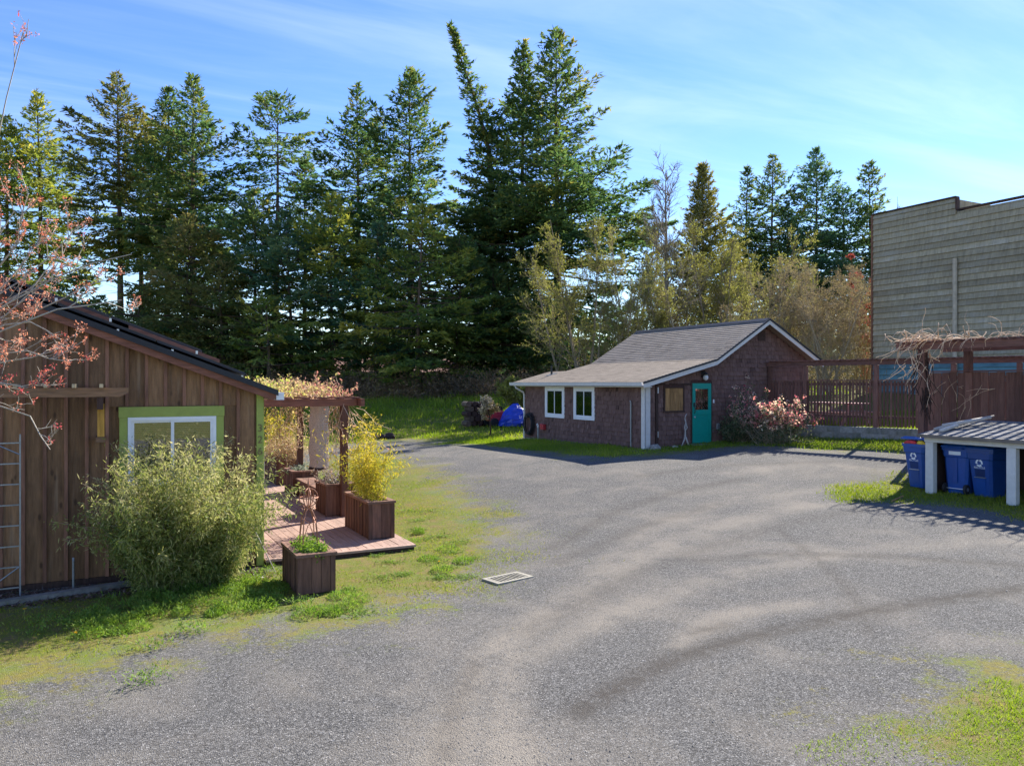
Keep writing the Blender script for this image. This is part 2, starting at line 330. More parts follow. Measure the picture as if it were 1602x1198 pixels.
M_amber = wood('amber_wood',(.34,.19,.075),weather=(.12,.06,.03),wamt=.6)
M_darkwood = wood('dark_wood',(.06,.035,.028))
M_fence = wood('fence_wood',(.175,.088,.066),weather=(.115,.06,.048))
M_fencer = wood('fence_rail_wood',(.20,.10,.078),'y')
M_conc = plain('concrete',(.27,.26,.235),.9,.18,12,.5,dirt=(.12,.13,.06),dirt_amt=.6)
M_siding = plain('weathered_siding',(.33,.285,.195),.85,.17,7,.3,stretch=(1,1.6,.12),dirt=(.47,.45,.39),dirt_amt=.5,spec=.2,shift=.35,dstretch=(1,.30,.9))
M_sidteal = plain('teal_siding',(.10,.215,.245),.7,.2,5,.3,stretch=(1,.3,1),dirt=(.22,.33,.36),dirt_amt=.4)
M_blue = plain('bin_blue',(.010,.070,.300),.38,.08,10,.08,spec=.5,dirt=(.03,.08,.22),dirt_amt=.4)
M_tyre = plain('black_rubber',(.02,.02,.022),.7,.1)
M_print = plain('white_print',(.78,.80,.84),.6,.03)
M_redprint = plain('red_print',(.55,.04,.05),.5,.3,9)
M_yelprint = plain('yellow_bag',(.7,.5,.05),.5,.3,9)
M_copper = plain('rusty_copper',(.36,.16,.095),.55,.25,30,.3,metal=.3)
M_drift = plain('driftwood',(.46,.42,.38),.85,.15,25,.4)
M_iron = plain('black_iron',(.02,.02,.02),.5,.1)
M_red = plain('red_paint',(.42,.035,.04),.45,.15)
M_tarp = plain('blue_tarp',(.012,.045,.40),.35,.15,6,.4,spec=.5)
M_bark = plain('fir_bark',(.105,.072,.050),.95,.3,7,.6,stretch=(1,1,.3))
M_barkg = plain('grey_bark',(.21,.175,.13),.9,.25,12,.4,dirt=(.30,.31,.22),dirt_amt=.5)
M_twig = plain('twig_bark',(.32,.255,.175),.9,.25,20)
M_twigl = plain('lichen_twig',(.42,.37,.30),.9,.22,30,.3,dirt=(.46,.48,.38),dirt_amt=.6)
M_vine = plain('dead_vine',(.56,.40,.26),.85,.3,15)
M_tanw = plain('woven_burlap',(.40,.33,.27),.9,.3,60,.5)
M_brick = plain('grate_concrete',(.27,.25,.20),.85,.12,30,.3)
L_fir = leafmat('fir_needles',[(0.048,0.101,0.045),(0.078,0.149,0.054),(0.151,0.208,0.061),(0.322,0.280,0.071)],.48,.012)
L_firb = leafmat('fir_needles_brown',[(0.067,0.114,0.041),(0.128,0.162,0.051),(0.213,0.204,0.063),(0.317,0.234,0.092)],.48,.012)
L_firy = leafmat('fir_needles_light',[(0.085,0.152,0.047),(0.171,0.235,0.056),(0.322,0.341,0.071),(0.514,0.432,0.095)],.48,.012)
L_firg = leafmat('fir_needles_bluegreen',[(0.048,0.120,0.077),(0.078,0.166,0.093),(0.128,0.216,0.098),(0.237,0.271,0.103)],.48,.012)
L_spring = leafmat('spring_leaf',[(.21,.195,.06),(.265,.27,.065),(.32,.335,.075),(.36,.31,.12)],.5,.01)
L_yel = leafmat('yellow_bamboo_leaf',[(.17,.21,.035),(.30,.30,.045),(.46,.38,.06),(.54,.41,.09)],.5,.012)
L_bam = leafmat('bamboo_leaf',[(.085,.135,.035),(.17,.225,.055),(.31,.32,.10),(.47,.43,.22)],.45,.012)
L_red = leafmat('red_bud_leaf',[(.50,.11,.12),(.56,.21,.14),(.60,.29,.19),(.62,.38,.27)],.5,.01)
L_cur = leafmat('shrub_leaf',[(.035,.07,.028),(.075,.12,.045),(.15,.18,.075),(.27,.26,.14)],.4,.03,.4)
L_curf = leafmat('currant_flower',[(.62,.10,.17),(.74,.32,.28),(.80,.58,.44),(.82,.72,.52)],.5,.01)
L_vinetop = leafmat('vine_leaf',[(.42,.20,.16),(.46,.33,.20),(.48,.42,.16),(.40,.46,.10)],.5,.01)
L_grass = leafmat('grass_blade',[(0.150,0.202,0.029),(0.215,0.280,0.031),(0.312,0.325,0.041),(0.468,0.381,0.096)],.5,.01)
L_lawn = leafmat('lawn_blade',[(0.150,0.220,0.029),(0.213,0.308,0.032),(0.288,0.363,0.041),(0.425,0.396,0.096)],.5,.01)
L_weed = leafmat('weed_leaf',[(0.094,0.176,0.029),(0.144,0.242,0.037),(0.200,0.308,0.051),(0.312,0.374,0.083)],.45,.01)
L_brush = leafmat('dry_brush',[(.12,.09,.05),(.22,.15,.08),(.34,.22,.13),(.24,.23,.07)],.4,.01)
L_orna = leafmat('ornamental_grass',[(.28,.20,.09),(.42,.30,.15),(.52,.38,.20),(.36,.32,.06)],.4)
L_redtwig = leafmat('red_twig_leaf',[(.24,.02,.03),(.36,.05,.06),(.42,.12,.09),(.30,.10,.06)],.4)
L_yellow = leafmat('dandelion_yellow',[(.75,.45,.01),(.8,.5,.02)],.3)

# ------------------------------------------------------------------ ground sheet
def axis(segs):
    out = []
    for a, b, st in segs: out.append(np.arange(a, b, st))
    return np.concatenate(out+[np.array([segs[-1][1]])])
GX = np.concatenate([-np.geomspace(1500,30,14), axis([(-28,-5,1.),(-5,24.6,.12),(24.6,40,.6)]), np.geomspace(44,1500,14)])
GY = np.concatenate([-np.geomspace(600,8,9), axis([(-6,2,.6),(2,24,.12),(24,40,.3),(40,80,.9)]), np.geomspace(86,1800,14)])
XX, YY = np.meshgrid(GX, GY, indexing='ij'); ZZ = zf(XX,YY)
def poly_sd(poly, x, y):
    poly = np.asarray(poly,float); d = np.full(x.shape,1e9); ins = np.zeros(x.shape,bool); n = len(poly)
    for i in range(n):
        a, b = poly[i], poly[(i+1)%n]; ab = b-a; t = np.clip(((x-a[0])*ab[0]+(y-a[1])*ab[1])/(ab@ab+1e-12),0,1)
        d = np.minimum(d, np.hypot(x-a[0]-ab[0]*t, y-a[1]-ab[1]*t))
        c = ((a[1] > y) != (b[1] > y)) & (x < (b[0]-a[0])*(y-a[1])/(b[1]-a[1]+1e-12)+a[0]); ins ^= c
    return np.where(ins,d,-d)
def G2(pts): return [tuple(gp(*p)[:2]) for p in pts]
V1 = G2([(0,1125),(200,1060),(330,1015),(480,1000),(600,985),(700,955),(752,922),(790,885),(815,845),(800,800),(745,755),(690,725),(630,708),(560,700)])+[(4.6,26),(2.5,24),(2.4,13.3),(-8,13.3),(-9,9.5)]
E1 = G2([(0,1050),(150,1000),(300,965),(400,955),(520,970),(590,955),(660,925),(752,905),(768,880),(752,835),(715,795),(665,765),(630,735),(600,715)])+[(5.0,22),(4.6,14),(2.4,12.6),(-8,12.6),(-9,10.5)]
V2 = G2([(1620,1030),(1520,1012),(1450,1022),(1390,1060),(1350,1110),(1375,1190)])+[(4.6,1.2),(7,.5)]
E2 = G2([(1620,1080),(1500,1082),(1445,1108),(1410,1140),(1430,1190)])+[(4.9,1.5),(7,1)]
V3 = G2([(1300,772),(1345,755),(1400,742),(1437,745)])+[(18.3,11.4),(18.3,4)]+G2([(1900,868),(1602,812),(1450,787),(1330,786)])
E3 = G2([(1345,770),(1400,752),(1437,750)])+[(18.2,11.3),(18.2,4)]+G2([(1900,858),(1602,806),(1450,780),(1380,778)])
V4 = G2([(700,697),(790,705),(860,713),(940,721),(1000,718),(1080,711),(1180,700),(1300,706),(1412,711)])+[(22.95,13.2),(20.9,20.15),(15.4,20.3),(15.4,28.3),(15.2,30),(11,30)]
E4 = G2([(735,694),(790,700),(860,707),(940,716),(1000,711),(1080,704),(1180,697),(1300,703),(1412,708)])+[(22.95,13.2),(20.9,20.15),(15.4,20.3),(15.4,28.3),(15.2,29.6),(12,29.6)]
V5 = [(-60,26)]+[(2.5,27.5),(5.5,29.5)]+G2([(600,693),(640,691),(700,693),(735,695)])+[(15.4,28.4),(15.6,22),(24,22),(26,6),(60,6),(90,120),(-90,120)]
E5 = [(-60,27)]+[(2.5,28.5),(5.5,31)]+G2([(600,687),(640,686),(700,688),(735,691)])+[(15.4,28.4),(15.6,22),(24,22),(26,7),(60,7),(90,120),(-90,120)]
V6 = [(24.4,8.2),(20.93,20.1),(20.93,21),(60,22),(60,8)]
def veg_fields(x, y):
    v = np.full(x.shape,-50.); e = np.full(x.shape,-50.)
    for p in (V1,V2,V3,V4,V5,V6): v = np.maximum(v, poly_sd(p,x,y))
    for p in (E1,E2,E3,E4,E5,V6): e = np.maximum(e, poly_sd(p,x,y))
    return v, e
VEG, GRN = veg_fields(XX,YY)
near = (np.abs(XX) < 60) & (YY < 100) & (YY > -20)
VEG = np.where(near, np.clip(VEG,-3,3), 3.); GRN = np.where(near, np.clip(GRN,-3,3), 3.)
VEG = np.where((YY < 1.0) & near, -3., VEG) if False else VEG
def line_field(pts, w, x, y):
    P = np.array(G2(pts)); d = np.full(x.shape,1e9)
    for a,b in zip(P[:-1],P[1:]):
        ab = b-a; t = np.clip(((x-a[0])*ab[0]+(y-a[1])*ab[1])/(ab@ab),0,1); d = np.minimum(d,np.hypot(x-a[0]-ab[0]*t,y-a[1]-ab[1]*t))
    return np.exp(-(d/w)**2)
DK = np.zeros(XX.shape); TN = np.zeros(XX.shape)
for pts,w,s in [([(905,1115),(975,1070),(1060,1030),(1150,1003),(1240,982),(1330,964),(1430,945),(1520,932),(1610,922)],.17,1.),
    ([(1610,886),(1500,878),(1400,871),(1300,868),(1190,868),(1080,880)],.16,.6),([(1215,830),(1270,868),(1310,905),(1345,945),(1358,990)],.10,.55),
    ([(830,985),(880,960),(990,900),(1100,860),(1250,815),(1400,790)],.25,.35),([(860,860),(960,800),(1060,770),(1160,750)],.22,.5),([(870,880),(1000,825),(1120,790)],.2,.4),
    ([(1090,990),(1140,978)],.13,.7),([(690,1198),(705,1120),(740,1040)],.12,.5),([(1000,745),(1130,728),(1300,722)],.2,.4)]:
    DK = np.maximum(DK, s*line_field(pts,w,XX,YY))
for pts,w,s in [([(700,1190),(730,1100),(760,1030),(810,980)],.22,1.),([(800,1190),(790,1090),(800,1010),(850,960)],.25,.9),([(760,1060),(860,1010),(960,960),(1100,910),(1300,870)],.3,.7),
    ([(1060,1010),(1130,965),(1260,945)],.2,.9),([(880,940),(1000,870),(1130,820),(1280,790)],.35,.6),([(930,900),(1010,830),(1150,780),(1350,760)],.3,.55),([(1200,870),(1400,855),(1602,850)],.3,.5),([(1150,740),(1250,725),(1400,735)],.4,.5)]:
    TN = np.maximum(TN, s*line_field(pts,w,XX,YY))
nx, ny = XX.shape; I = np.arange(nx*ny).reshape(nx,ny)
gF = np.stack([I[:-1,:-1],I[1:,:-1],I[1:,1:],I[:-1,1:]],-1).reshape(-1,4)
gm = mk_mesh('ground', np.stack([XX,YY,ZZ],-1).reshape(-1,3), gF, smooth=True, extra=dict(veg=VEG,grn=GRN,dk=DK,tn=TN))
def ground_mat():
    m, t, out = newmat('ground_mix'); b = N_(t,'ShaderNodeBsdfPrincipled'); b.inputs['Roughness'].default_value = .95; b.inputs['Specular IOR Level'].default_value = .15
    g = N_(t,'ShaderNodeNewGeometry'); pos = g.outputs['Position']; lk = t.links.new
    def noise(sc,det=5,ro=.6,dist=0.):
        n = N_(t,'ShaderNodeTexNoise'); n.inputs['Scale'].default_value = sc; n.inputs['Detail'].default_value = det; n.inputs['Roughness'].default_value = ro; n.inputs['Distortion'].default_value = dist; lk(pos,n.inputs['Vector']); return n.outputs['Fac']
    def attr(n): a = N_(t,'ShaderNodeAttribute'); a.attribute_name = n; return a.outputs['Fac']
    def math_(op,a,b_=None,c=None):
        n = N_(t,'ShaderNodeMath',operation=op)
        for i,v in enumerate((a,b_,c)):
            if v is None: continue
            if isinstance(v,(int,float)): n.inputs[i].default_value = v
            else: lk(v,n.inputs[i])
        return n.outputs[0]
    def rng_(v,a,b_,c=0.,d=1.):
        n = N_(t,'ShaderNodeMapRange',interpolation_type='SMOOTHSTEP'); n.inputs[1].default_value = a; n.inputs[2].default_value = b_; n.inputs[3].default_value = c; n.inputs[4].default_value = d; lk(v,n.inputs[0]); return n.outputs[0]
    def mix(f,a,b_):
        n = N_(t,'ShaderNodeMix',data_type='RGBA')
        if isinstance(f,(int,float)): n.inputs[0].default_value = f
        else: lk(f,n.inputs[0])
        for i,v in ((6,a),(7,b_)):
            if isinstance(v,tuple): n.inputs[i].default_value = (*v,1)
            else: lk(v,n.inputs[i])
        return n.outputs[2]
    vo = N_(t,'ShaderNodeTexVoronoi'); vo.inputs['Scale'].default_value = 78; lk(pos,vo.inputs['Vector'])
    sep = N_(t,'ShaderNodeSeparateColor'); lk(vo.outputs['Color'],sep.inputs[0])
    st = ramp(t,[(0,(.058,.056,.053)),(.35,(.110,.107,.101)),(.7,(.168,.163,.154)),(.95,(.245,.237,.222)),(1,(.40,.385,.365))]); lk(sep.outputs[0],st.inputs[0])
    crev = rng_(vo.outputs['Distance'],.25,.75,1.,.62); cm = N_(t,'ShaderNodeVectorMath',operation='SCALE'); lk(st.outputs[0],cm.inputs[0]); lk(crev,cm.inputs['Scale'])
    grav = cm.outputs[0]
    dust = math_('ADD',rng_(noise(.55,6,.62,.6),.40,.72,0,.6),math_('MULTIPLY',attr('tn'),rng_(noise(2.2,6,.7),.3,.6,.25,1.)))
    dust = math_('MULTIPLY',dust,rng_(noise(42,4,.8),.36,.6,.35,1.))
    grav = mix(math_('MINIMUM',dust,.85),grav,(.245,.217,.178))
    dk = math_('MULTIPLY',attr('dk'),math_('MULTIPLY',rng_(noise(5,5,.7),.3,.58,.35,1.),rng_(noise(45,4,.8),.36,.58,.65,1.))); grav = mix(dk,grav,(.066,.058,.049))
    moss = mix(noise(3.1,6,.7),(.215,.215,.030),(.20,.155,.042)); moss = mix(rng_(noise(17,4,.7),.4,.7,0,.8),moss,(.14,.11,.038)); moss = mix(rng_(noise(1.1,5,.7),.42,.6,0,.8),moss,(.125,.175,.027))
    grn = mix(noise(2.3,6,.7),(.10,.135,.024),(.175,.175,.036)); grn = mix(rng_(noise(2.9,6,.75),.45,.62,0,.85),grn,(.20,.145,.06)); grn = mix(rng_(noise(11,5,.7),.5,.7,0,.7),grn,(.15,.105,.05))
    nv = noise(1.3,8,.72,.4); nf = noise(14,5,.75)
    pert = math_('ADD',math_('MULTIPLY',math_('SUBTRACT',nv,.5),3.4),math_('ADD',math_('MULTIPLY',math_('SUBTRACT',nf,.5),2.0),math_('MULTIPLY',math_('SUBTRACT',noise(55,4,.8),.5),2.2)))
    fv = math_('MULTIPLY',rng_(math_('ADD',math_('MULTIPLY',attr('veg'),.6),pert),.0,.6,0,1.),rng_(noise(26,4,.75),.36,.54,.45,1.)); fg = rng_(math_('ADD',attr('grn'),pert),.0,.45)
    c = mix(fv,grav,moss); c = mix(fg,c,grn)
    lk(c,b.inputs['Base Color'])
    h = math_('ADD',math_('MULTIPLY',vo.outputs['Distance'],-.7),math_('MULTIPLY',noise(7,8,.75),.7)); h = math_('ADD',h,math_('MULTIPLY',attr('dk'),-1.2))
    bp = N_(t,'ShaderNodeBump'); bp.inputs['Strength'].default_value = .7; bp.inputs['Distance'].default_value = .018; lk(h,bp.inputs['Height']); lk(bp.outputs[0],b.inputs['Normal'])
    lk(b.outputs[0],out.inputs[0]); return m
ground = part('ground', gm, ground_mat()); ground['kind'] = 'structure'; ground['label'] = 'grey gravel yard with mossy and grassy edges'

# ------------------------------------------------------------------ shingle courses (real tabs, joined)
def courses(mb, O, U, Vd, Nn, vlen, interval, expo, tabw, th=.012, jit=.25, vj=.007, tj=.35):
    """lay overlapping tabs; interval(v)->[(u0,u1),..]; O origin, U along the course, Vd up the surface, Nn outward"""
    O, U, Vd, Nn = (Vector(a) for a in (O,U,Vd,Nn)); r = 0; v = 0.
    while v < vlen-.02:
        e = min(expo*1.02, vlen-v)
        for (a,b) in interval(v+e*.5):
            u = a-random.random()*tabw*.7
            while u < b-.004:
                w = tabw*(1+random.uniform(-jit,jit)); u0, u1 = max(u+.003,a), min(u+w-.003,b); u += w
                if u1-u0 < .012: continue
                dv = random.uniform(-vj,vj); t1 = th*random.uniform(1-tj,1+tj)
                P = lambda uu,vv,nn: O+U*uu+Vd*vv+Nn*nn
                mb.add([P(u0,v+dv,t1),P(u1,v+dv,t1),P(u1,v+e+.01,.003),P(u0,v+e+.01,.003),P(u0,v+dv,0),P(u1,v+dv,0),P(u0,v+dv,t1),P(u1,v+dv,t1)],
                    [(0,1,2,3),(4,5,7,6),(4,0,3),(5,2,1)]); mb.t += [min(1,max(0,random.gauss(.5,.11)))]*4+[-.6]*4  # butt faces near-black: dark end grain, also painting the shadow line under each course
        v += expo; r += 1
def minus(iv, a, b):
    out = []
    for (p,q) in iv:
        if b <= p or a >= q: out.append((p,q)); continue
        if a > p: out.append((p,a))
        if b < q: out.append((b,q))
    return out

# ------------------------------------------------------------------ shingled cottage
XW, XR, XE, YF, YB = 15.5, 20.6, 22.9, 20.2, 27.0
def roofz(x):
    if x < 18.2: return 3.02+(x-15.15)*(3.79-3.02)/(18.2-15.15)
    if x < 20.6: return 3.79+(x-18.2)*(5.23-3.79)/2.4
    return 5.23-(x-20.6)*(5.23-3.75)/2.72
cot = empty('shingled_cottage',(XW,YF,z1(XW,YF)),'brown shingled cottage with long sloping roof and teal door','cottage')
m = MB(); gpoly = [(XW,.45),(XE,.45),(XE,roofz(XE)-.12),(XR,roofz(XR)-.12),(18.2,roofz(18.2)-.12),(XW,roofz(XW)-.12)]
m.prism(gpoly,'y',YF,YB); m.prism([(XW,.4),(16.9,.4),(16.9,roofz(16.9)-.12),(XW,roofz(XW)-.12)],'y',YB+.003,28.2)
wall = part('wall',m,M_shingle,cot)
# roof slabs
def slab(x0,x1,y0,y1,th=.09):
    return MB().prism([(x0,roofz(x0)-th),(x1,roofz(x1)-th),(x1,roofz(x1)),(x0,roofz(x0))],'y',y0,y1)
roof = part('roof',slab(18.2,20.6,19.8,27.4),M_roofsh,cot)
part('roof_slope',slab(20.6,23.3,19.8,27.4),M_roofsh,roof); part('roof_slope',slab(15.15,18.2,19.8,27.4),M_roofsh,roof); part('roof_slope',slab(15.15,17.0,27.4,28.65),M_roofsh,roof)
m = MB()
def slopecourse(x0,x1,y0,y1,expo):
    a = Vector((x0,0,roofz(x0+1e-6))); b = Vector((x1,0,roofz(x1-1e-6))); vd = b-a; L = vd.length; vd.normalize(); nn = Vector((-vd.z,0,vd.x))
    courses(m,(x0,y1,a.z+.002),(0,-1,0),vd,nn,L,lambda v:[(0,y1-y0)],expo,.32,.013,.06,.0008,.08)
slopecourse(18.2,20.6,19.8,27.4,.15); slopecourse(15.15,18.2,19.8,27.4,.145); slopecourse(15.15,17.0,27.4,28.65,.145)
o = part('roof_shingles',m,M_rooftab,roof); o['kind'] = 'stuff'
m = MB()
for k in range(26):
    y0 = 19.8+k*.2925; m.prism([(20.45,roofz(20.45)+.02),(20.6,5.255),(20.75,roofz(20.75)+.02),(20.75,roofz(20.75)+.035),(20.6,5.275),(20.45,roofz(20.45)+.035)],'y',y0,y0+.29)
o = part('ridge_cap',m,M_roofblk,roof)
# barge boards (front), gutters, fascia
def barge(x0,x1,w,mat,name,y0=19.77,y1=19.80):
    m = MB().prism([(x0,roofz(x0)-.03-w),(x1,roofz(x1)-.03-w),(x1,roofz(x1)-.03),(x0,roofz(x0)-.03)],'y',y0,y1); return part(name,m,mat,roof)
barge(15.15,18.2,.15,M_whitep,'barge_board'); barge(18.2,20.598,.15,M_whitep,'barge_board'); barge(20.602,23.3,.15,M_whitep,'barge_board')
for a,b in ((15.1,18.2),(18.2,20.598),(20.602,23.36)):
    part('drip_edge',MB().prism([(a,roofz(a)-.035),(b,roofz(b)-.035),(b,roofz(b)+.03),(a,roofz(a)+.03)],'y',19.735,19.768),M_roofblk,roof)
part('gutter',MB().prism([(15.02,2.90),(15.14,2.90),(15.147,3.02),(15.12,3.02),(15.11,2.925),(15.04,2.925),(15.02,3.02),(15.0,3.02)],'y',19.74,28.72),M_whitep,roof)
part('soffit',MB().box(15.15,15.498,19.81,28.6,2.86,2.885),M_whitep,roof)
# shingle cladding: gable wall and left wall
rects = [(15.48,15.72,0,2.96),(17.40,18.33,0,3.04),(16.24,17.13,2.07,2.89),(15.90,16.04,0,2.99)]
def ivg(v):
    z = .55+v
    if z < roofz(XW)-.12: a = XW
    else:
        a = XW
        for xx in np.arange(XW,XR,.02):
            if roofz(xx)-.13 >= z: a = xx; break
    b = XE
    if z > roofz(XE)-.13: b = XR+(5.23-.13-z)/((5.23-3.75)/2.72)
    iv = [(a-XW,b-XW)] if b > a else []
    for (p,q,z0,z2) in rects:
        if z0 <= z <= z2: iv = minus(iv,p-XW,q-XW)
    return iv
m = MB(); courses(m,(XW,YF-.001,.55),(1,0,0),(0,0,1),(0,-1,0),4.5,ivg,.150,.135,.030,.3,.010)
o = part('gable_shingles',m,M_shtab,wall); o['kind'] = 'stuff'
wrec = [(25.08,26.52,1.66,2.96),(23.04,24.42,1.66,2.96),(20.1,20.25,0,3)]
def ivl(v):
    z = .45+v; iv = [(0,8.0)]
    for (p,q,z0,z2) in wrec:
        if z0 <= z <= z2: iv = minus(iv,28.2-q,28.2-p)
    return iv
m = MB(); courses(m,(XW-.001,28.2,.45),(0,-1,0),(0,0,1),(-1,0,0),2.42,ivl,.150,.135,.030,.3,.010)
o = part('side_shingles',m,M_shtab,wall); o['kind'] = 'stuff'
# corner board, right corner
part('corner_board',MB().bbox(XW-.03,XW+.20,YF-.05,YF-.003,.86,2.985),M_whitep,wall)
part('corner_board',MB().box(XW-.05,XW-.003,YF-.05,YF+.12,.86,2.86),M_whitep,wall)
part('corner_board',MB().box(XE-.14,XE+.03,YF-.05,YF-.003,1.0,3.62),M_whitep,wall)
# side windows
def side_window(y0,y1,z0,z1_):
    w = part('window',MB().box(XW-.05,XW-.012,y0,y0+.12,z0,z1_).box(XW-.05,XW-.012,y1-.12,y1,z0,z1_).box(XW-.052,XW-.01,y0+.12,y1-.12,z1_-.13,z1_).box(XW-.054,XW-.012,y0+.12,y1-.12,z0,z0+.12),M_white,wall)
    a,b,c,d = y0+.12,y1-.12,z0+.12,z1_-.13; mid = (a+b)/2
    for p,q,x in ((a,mid+.02,-.042),(mid-.02,b,-.032)):
        s = MB()
        for B in ((p,p+.04,c,d),(q-.04,q,c,d),(p+.04,q-.04,c,c+.04),(p+.04,q-.04,d-.04,d)): s.box(XW+x-.006,XW+x+.006,*B)
        part('sash',s,M_white,w)
        part('pane',MB().box(XW+x-.002,XW+x+.002,p+.04,q-.04,c+.04,d-.04),M_glass,w)
    part('backing',MB().box(XW-.010,XW-.004,a,b,c,d),M_dark,w)
    part('blind',MB().box(XW-.016,XW-.011,mid,b,c,d),M_blind,w)
side_window(25.08,26.52,1.66,2.86); side_window(23.04,24.42,1.66,2.86)
# teal door
dz0 = .98; D0,D1 = 17.46,18.27
jm = part('door_frame',MB().box(D0-.06,D0-.004,YF-.035,YF-.004,dz0,3.03).box(D1+.004,D1+.06,YF-.035,YF-.004,dz0,3.03).box(D0-.004,D1+.004,YF-.035,YF-.004,3.0,3.03),M_darkwood,wall)
dm = MB(); yF = YF-.05
def rail(x0,x1,z0,z2,y=0.): dm.box(x0,x1,yF+y,YF-.006,z0,z2)
rail(D0,D0+.12,dz0,2.99); rail(D1-.12,D1,dz0,2.99); rail(D0+.12,D1-.12,2.80,2.99); rail(D0+.12,D1-.12,1.93,2.10); rail(D0+.12,D1-.12,dz0,1.22); rail(D0+.12,D1-.12,1.22,1.93,.018)
door = part('door',dm,M_teal,cot)
part('pane',MB().box(D0+.12,D1-.12,YF-.03,YF-.026,2.10,2.80),M_glass,door); part('backing',MB().box(D0+.12,D1-.12,YF-.014,YF-.008,2.10,2.80),M_dark,door)
part('handle',MB().tube([(D0+.06,yF-.005,2.18),(D0+.06,yF-.05,2.15),(D0+.06,yF-.05,2.02),(D0+.06,yF-.005,1.98)],.012,6).box(D0+.03,D0+.09,yF-.015,yF,2.2,2.34),M_iron,door)
part('knob',MB().tube([(D0+.06,yF-.001,1.86),(D0+.06,yF-.03,1.86),(D0+.06,yF-.05,1.86),(D0+.06,yF-.06,1.86)],[.015,.015,.032,.015],8),M_alu,door)
part('door_step',MB().bbox(17.2,18.6,19.75,20.15,.75,.965),M_conc,cot)
# amber wooden window beside the door, vertical hinge strip, header strip
w = part('wooden_window',MB().box(16.26,16.31,YF-.05,YF-.004,2.08,2.88).box(17.06,17.11,YF-.05,YF-.004,2.08,2.88).box(16.31,17.06,YF-.05,YF-.004,2.83,2.88).box(16.24,17.13,YF-.055,YF-.004,2.03,2.08),M_darkwood,wall)
for k in range(4): part('slat',MB().box(16.315+k*.187,16.315+k*.187+.180,YF-.03-.004*(k%2),YF-.01,2.085,2.825),M_amber,w)
part('door_post',MB().box(15.92,16.02,YF-.045,YF-.004,.9,2.98),M_darkwood,wall)
for z in (1.32,2.76): part('hinge',MB().box(15.985,16.03,YF-.055,YF-.046,z-.1,z+.1),M_alu,wall)
part('header_strip',MB().box(16.03,17.39,YF-.035,YF-.017,2.93,2.99),M_darkwood,wall)
lamp = part('wall_lamp',MB().box(17.84,17.98,YF-.03,YF-.016,3.20,3.42).tube([(17.91,YF-.03,3.38),(17.91,YF-.14,3.40),(17.91,YF-.16,3.34)],.02,6).tube([(17.91,YF-.16,3.36),(17.91,YF-.16,3.27)],[.05,.10],8),M_iron,cot)
part('globe',MB().tube([(17.93,YF-.16,3.27),(17.93,YF-.16,3.2),(17.93,YF-.16,3.12),(17.93,YF-.16,3.08)],[.06,.095,.08,.02],10),plain('frosted_glass',(.6,.6,.58),.2,.1),lamp,True)
part('doorbell',MB().bbox(18.37,18.43,YF-.04,YF-.016,2.32,2.44,.008),M_white,cot)
part('outlet_box',MB().bbox(18.52,18.66,YF-.06,YF-.016,1.42,1.62,.01),M_galv,cot)
v = part('gable_vent',MB().box(20.44,20.80,YF-.035,YF-.018,4.48,4.84),M_darkwood,wall)
for k in range(5): part('louver',MB().box(20.47,20.77,YF-.05,YF-.036,4.52+k*.06,4.55+k*.06),M_darkwood,v)
# downspout, conduit, roof vent pipe, foundation
part('downspout',MB().tube([(15.08,28.3,2.9),(15.10,28.3,2.8),(15.40,28.2,2.62),(15.44,28.2,2.5),(15.44,28.2,.72)],.04,6),M_whitep,cot)
part('conduit',MB().tube([(15.43,20.85,.80),(15.43,20.85,2.36),(15.43,20.88,2.42)],.025,6),M_galv,cot)
part('vent_pipe',MB().tube([(16.4,27.6,3.30),(16.4,27.6,3.72)],.045,8),M_iron,roof)
part('flashing',MB().prism([(16.2,roofz(16.2)+.018),(16.6,roofz(16.6)+.018),(16.6,roofz(16.6)+.026),(16.2,roofz(16.2)+.026)],'y',27.45,27.8),M_alu,roof)
part('foundation',MB().box(XW-.02,XW-.004,YF-.02,28.2,.2,.80),M_conc,cot)

# ------------------------------------------------------------------ brown board-and-batten building
BY = 13.2
def brz(x): return 2.90-(x-2.43)*.384 if x > -2.6 else 2.90+5.03*.384+(x+2.6)*.384
bld = empty('board_and_batten_house',(-2.,BY,0),'brown board and batten house with lime green window trim and solar panels','house')
pl = [(-7.5,-.1),(2.30,-.1),(2.30,brz(2.30)-.16),(-2.6,brz(-2.6)-.16),(-7.5,brz(-7.5)-.16)]
wl = part('wall',MB().prism(pl,'y',BY,21.5),M_board,bld)
WX0,WX1,WZ0,WZ1 = .335,1.595,1.42,2.475
def cutboard(name,x0,x1,y0,y1,mat,zb=.10):
    segs = [(zb,None)]
    if x1 > WX0-.12 and x0 < WX1+.12:   # split at the window
        segs = [(zb,WZ0-.115),(WZ1+.165,None)]
    for a,b in segs:
        t0 = b if b else brz(x0)-.165; t1 = b if b else brz(x1)-.165
        part(name,MB().prism([(x0,a),(x1,a),(x1,t1),(x0,t0)],'y',y0,y1),mat,wl)
x = 2.20-.005; k = 0
edges = [2.20-.268*i for i in range(0,21)]
for i in range(20): cutboard('board',edges[i+1]+.012,edges[i]-.012,BY-.022,BY-.002,M_board)
for i in range(1,20): cutboard('batten',edges[i]-.024,edges[i]+.024,BY-.064,BY-.024,M_batten)
part('base_board',MB().box(-4,2.2,BY-.03,BY-.004,-.05,.095),M_darkwood,wl)
cp = part('corner_post',MB().box(2.22,2.325,BY-.055,BY-.004,.02,brz(2.2)-.17),M_green,bld)
part('corner_post',MB().box(2.303,2.345,BY-.003,BY+.09,.02,brz(2.3)-.2),M_green,bld)
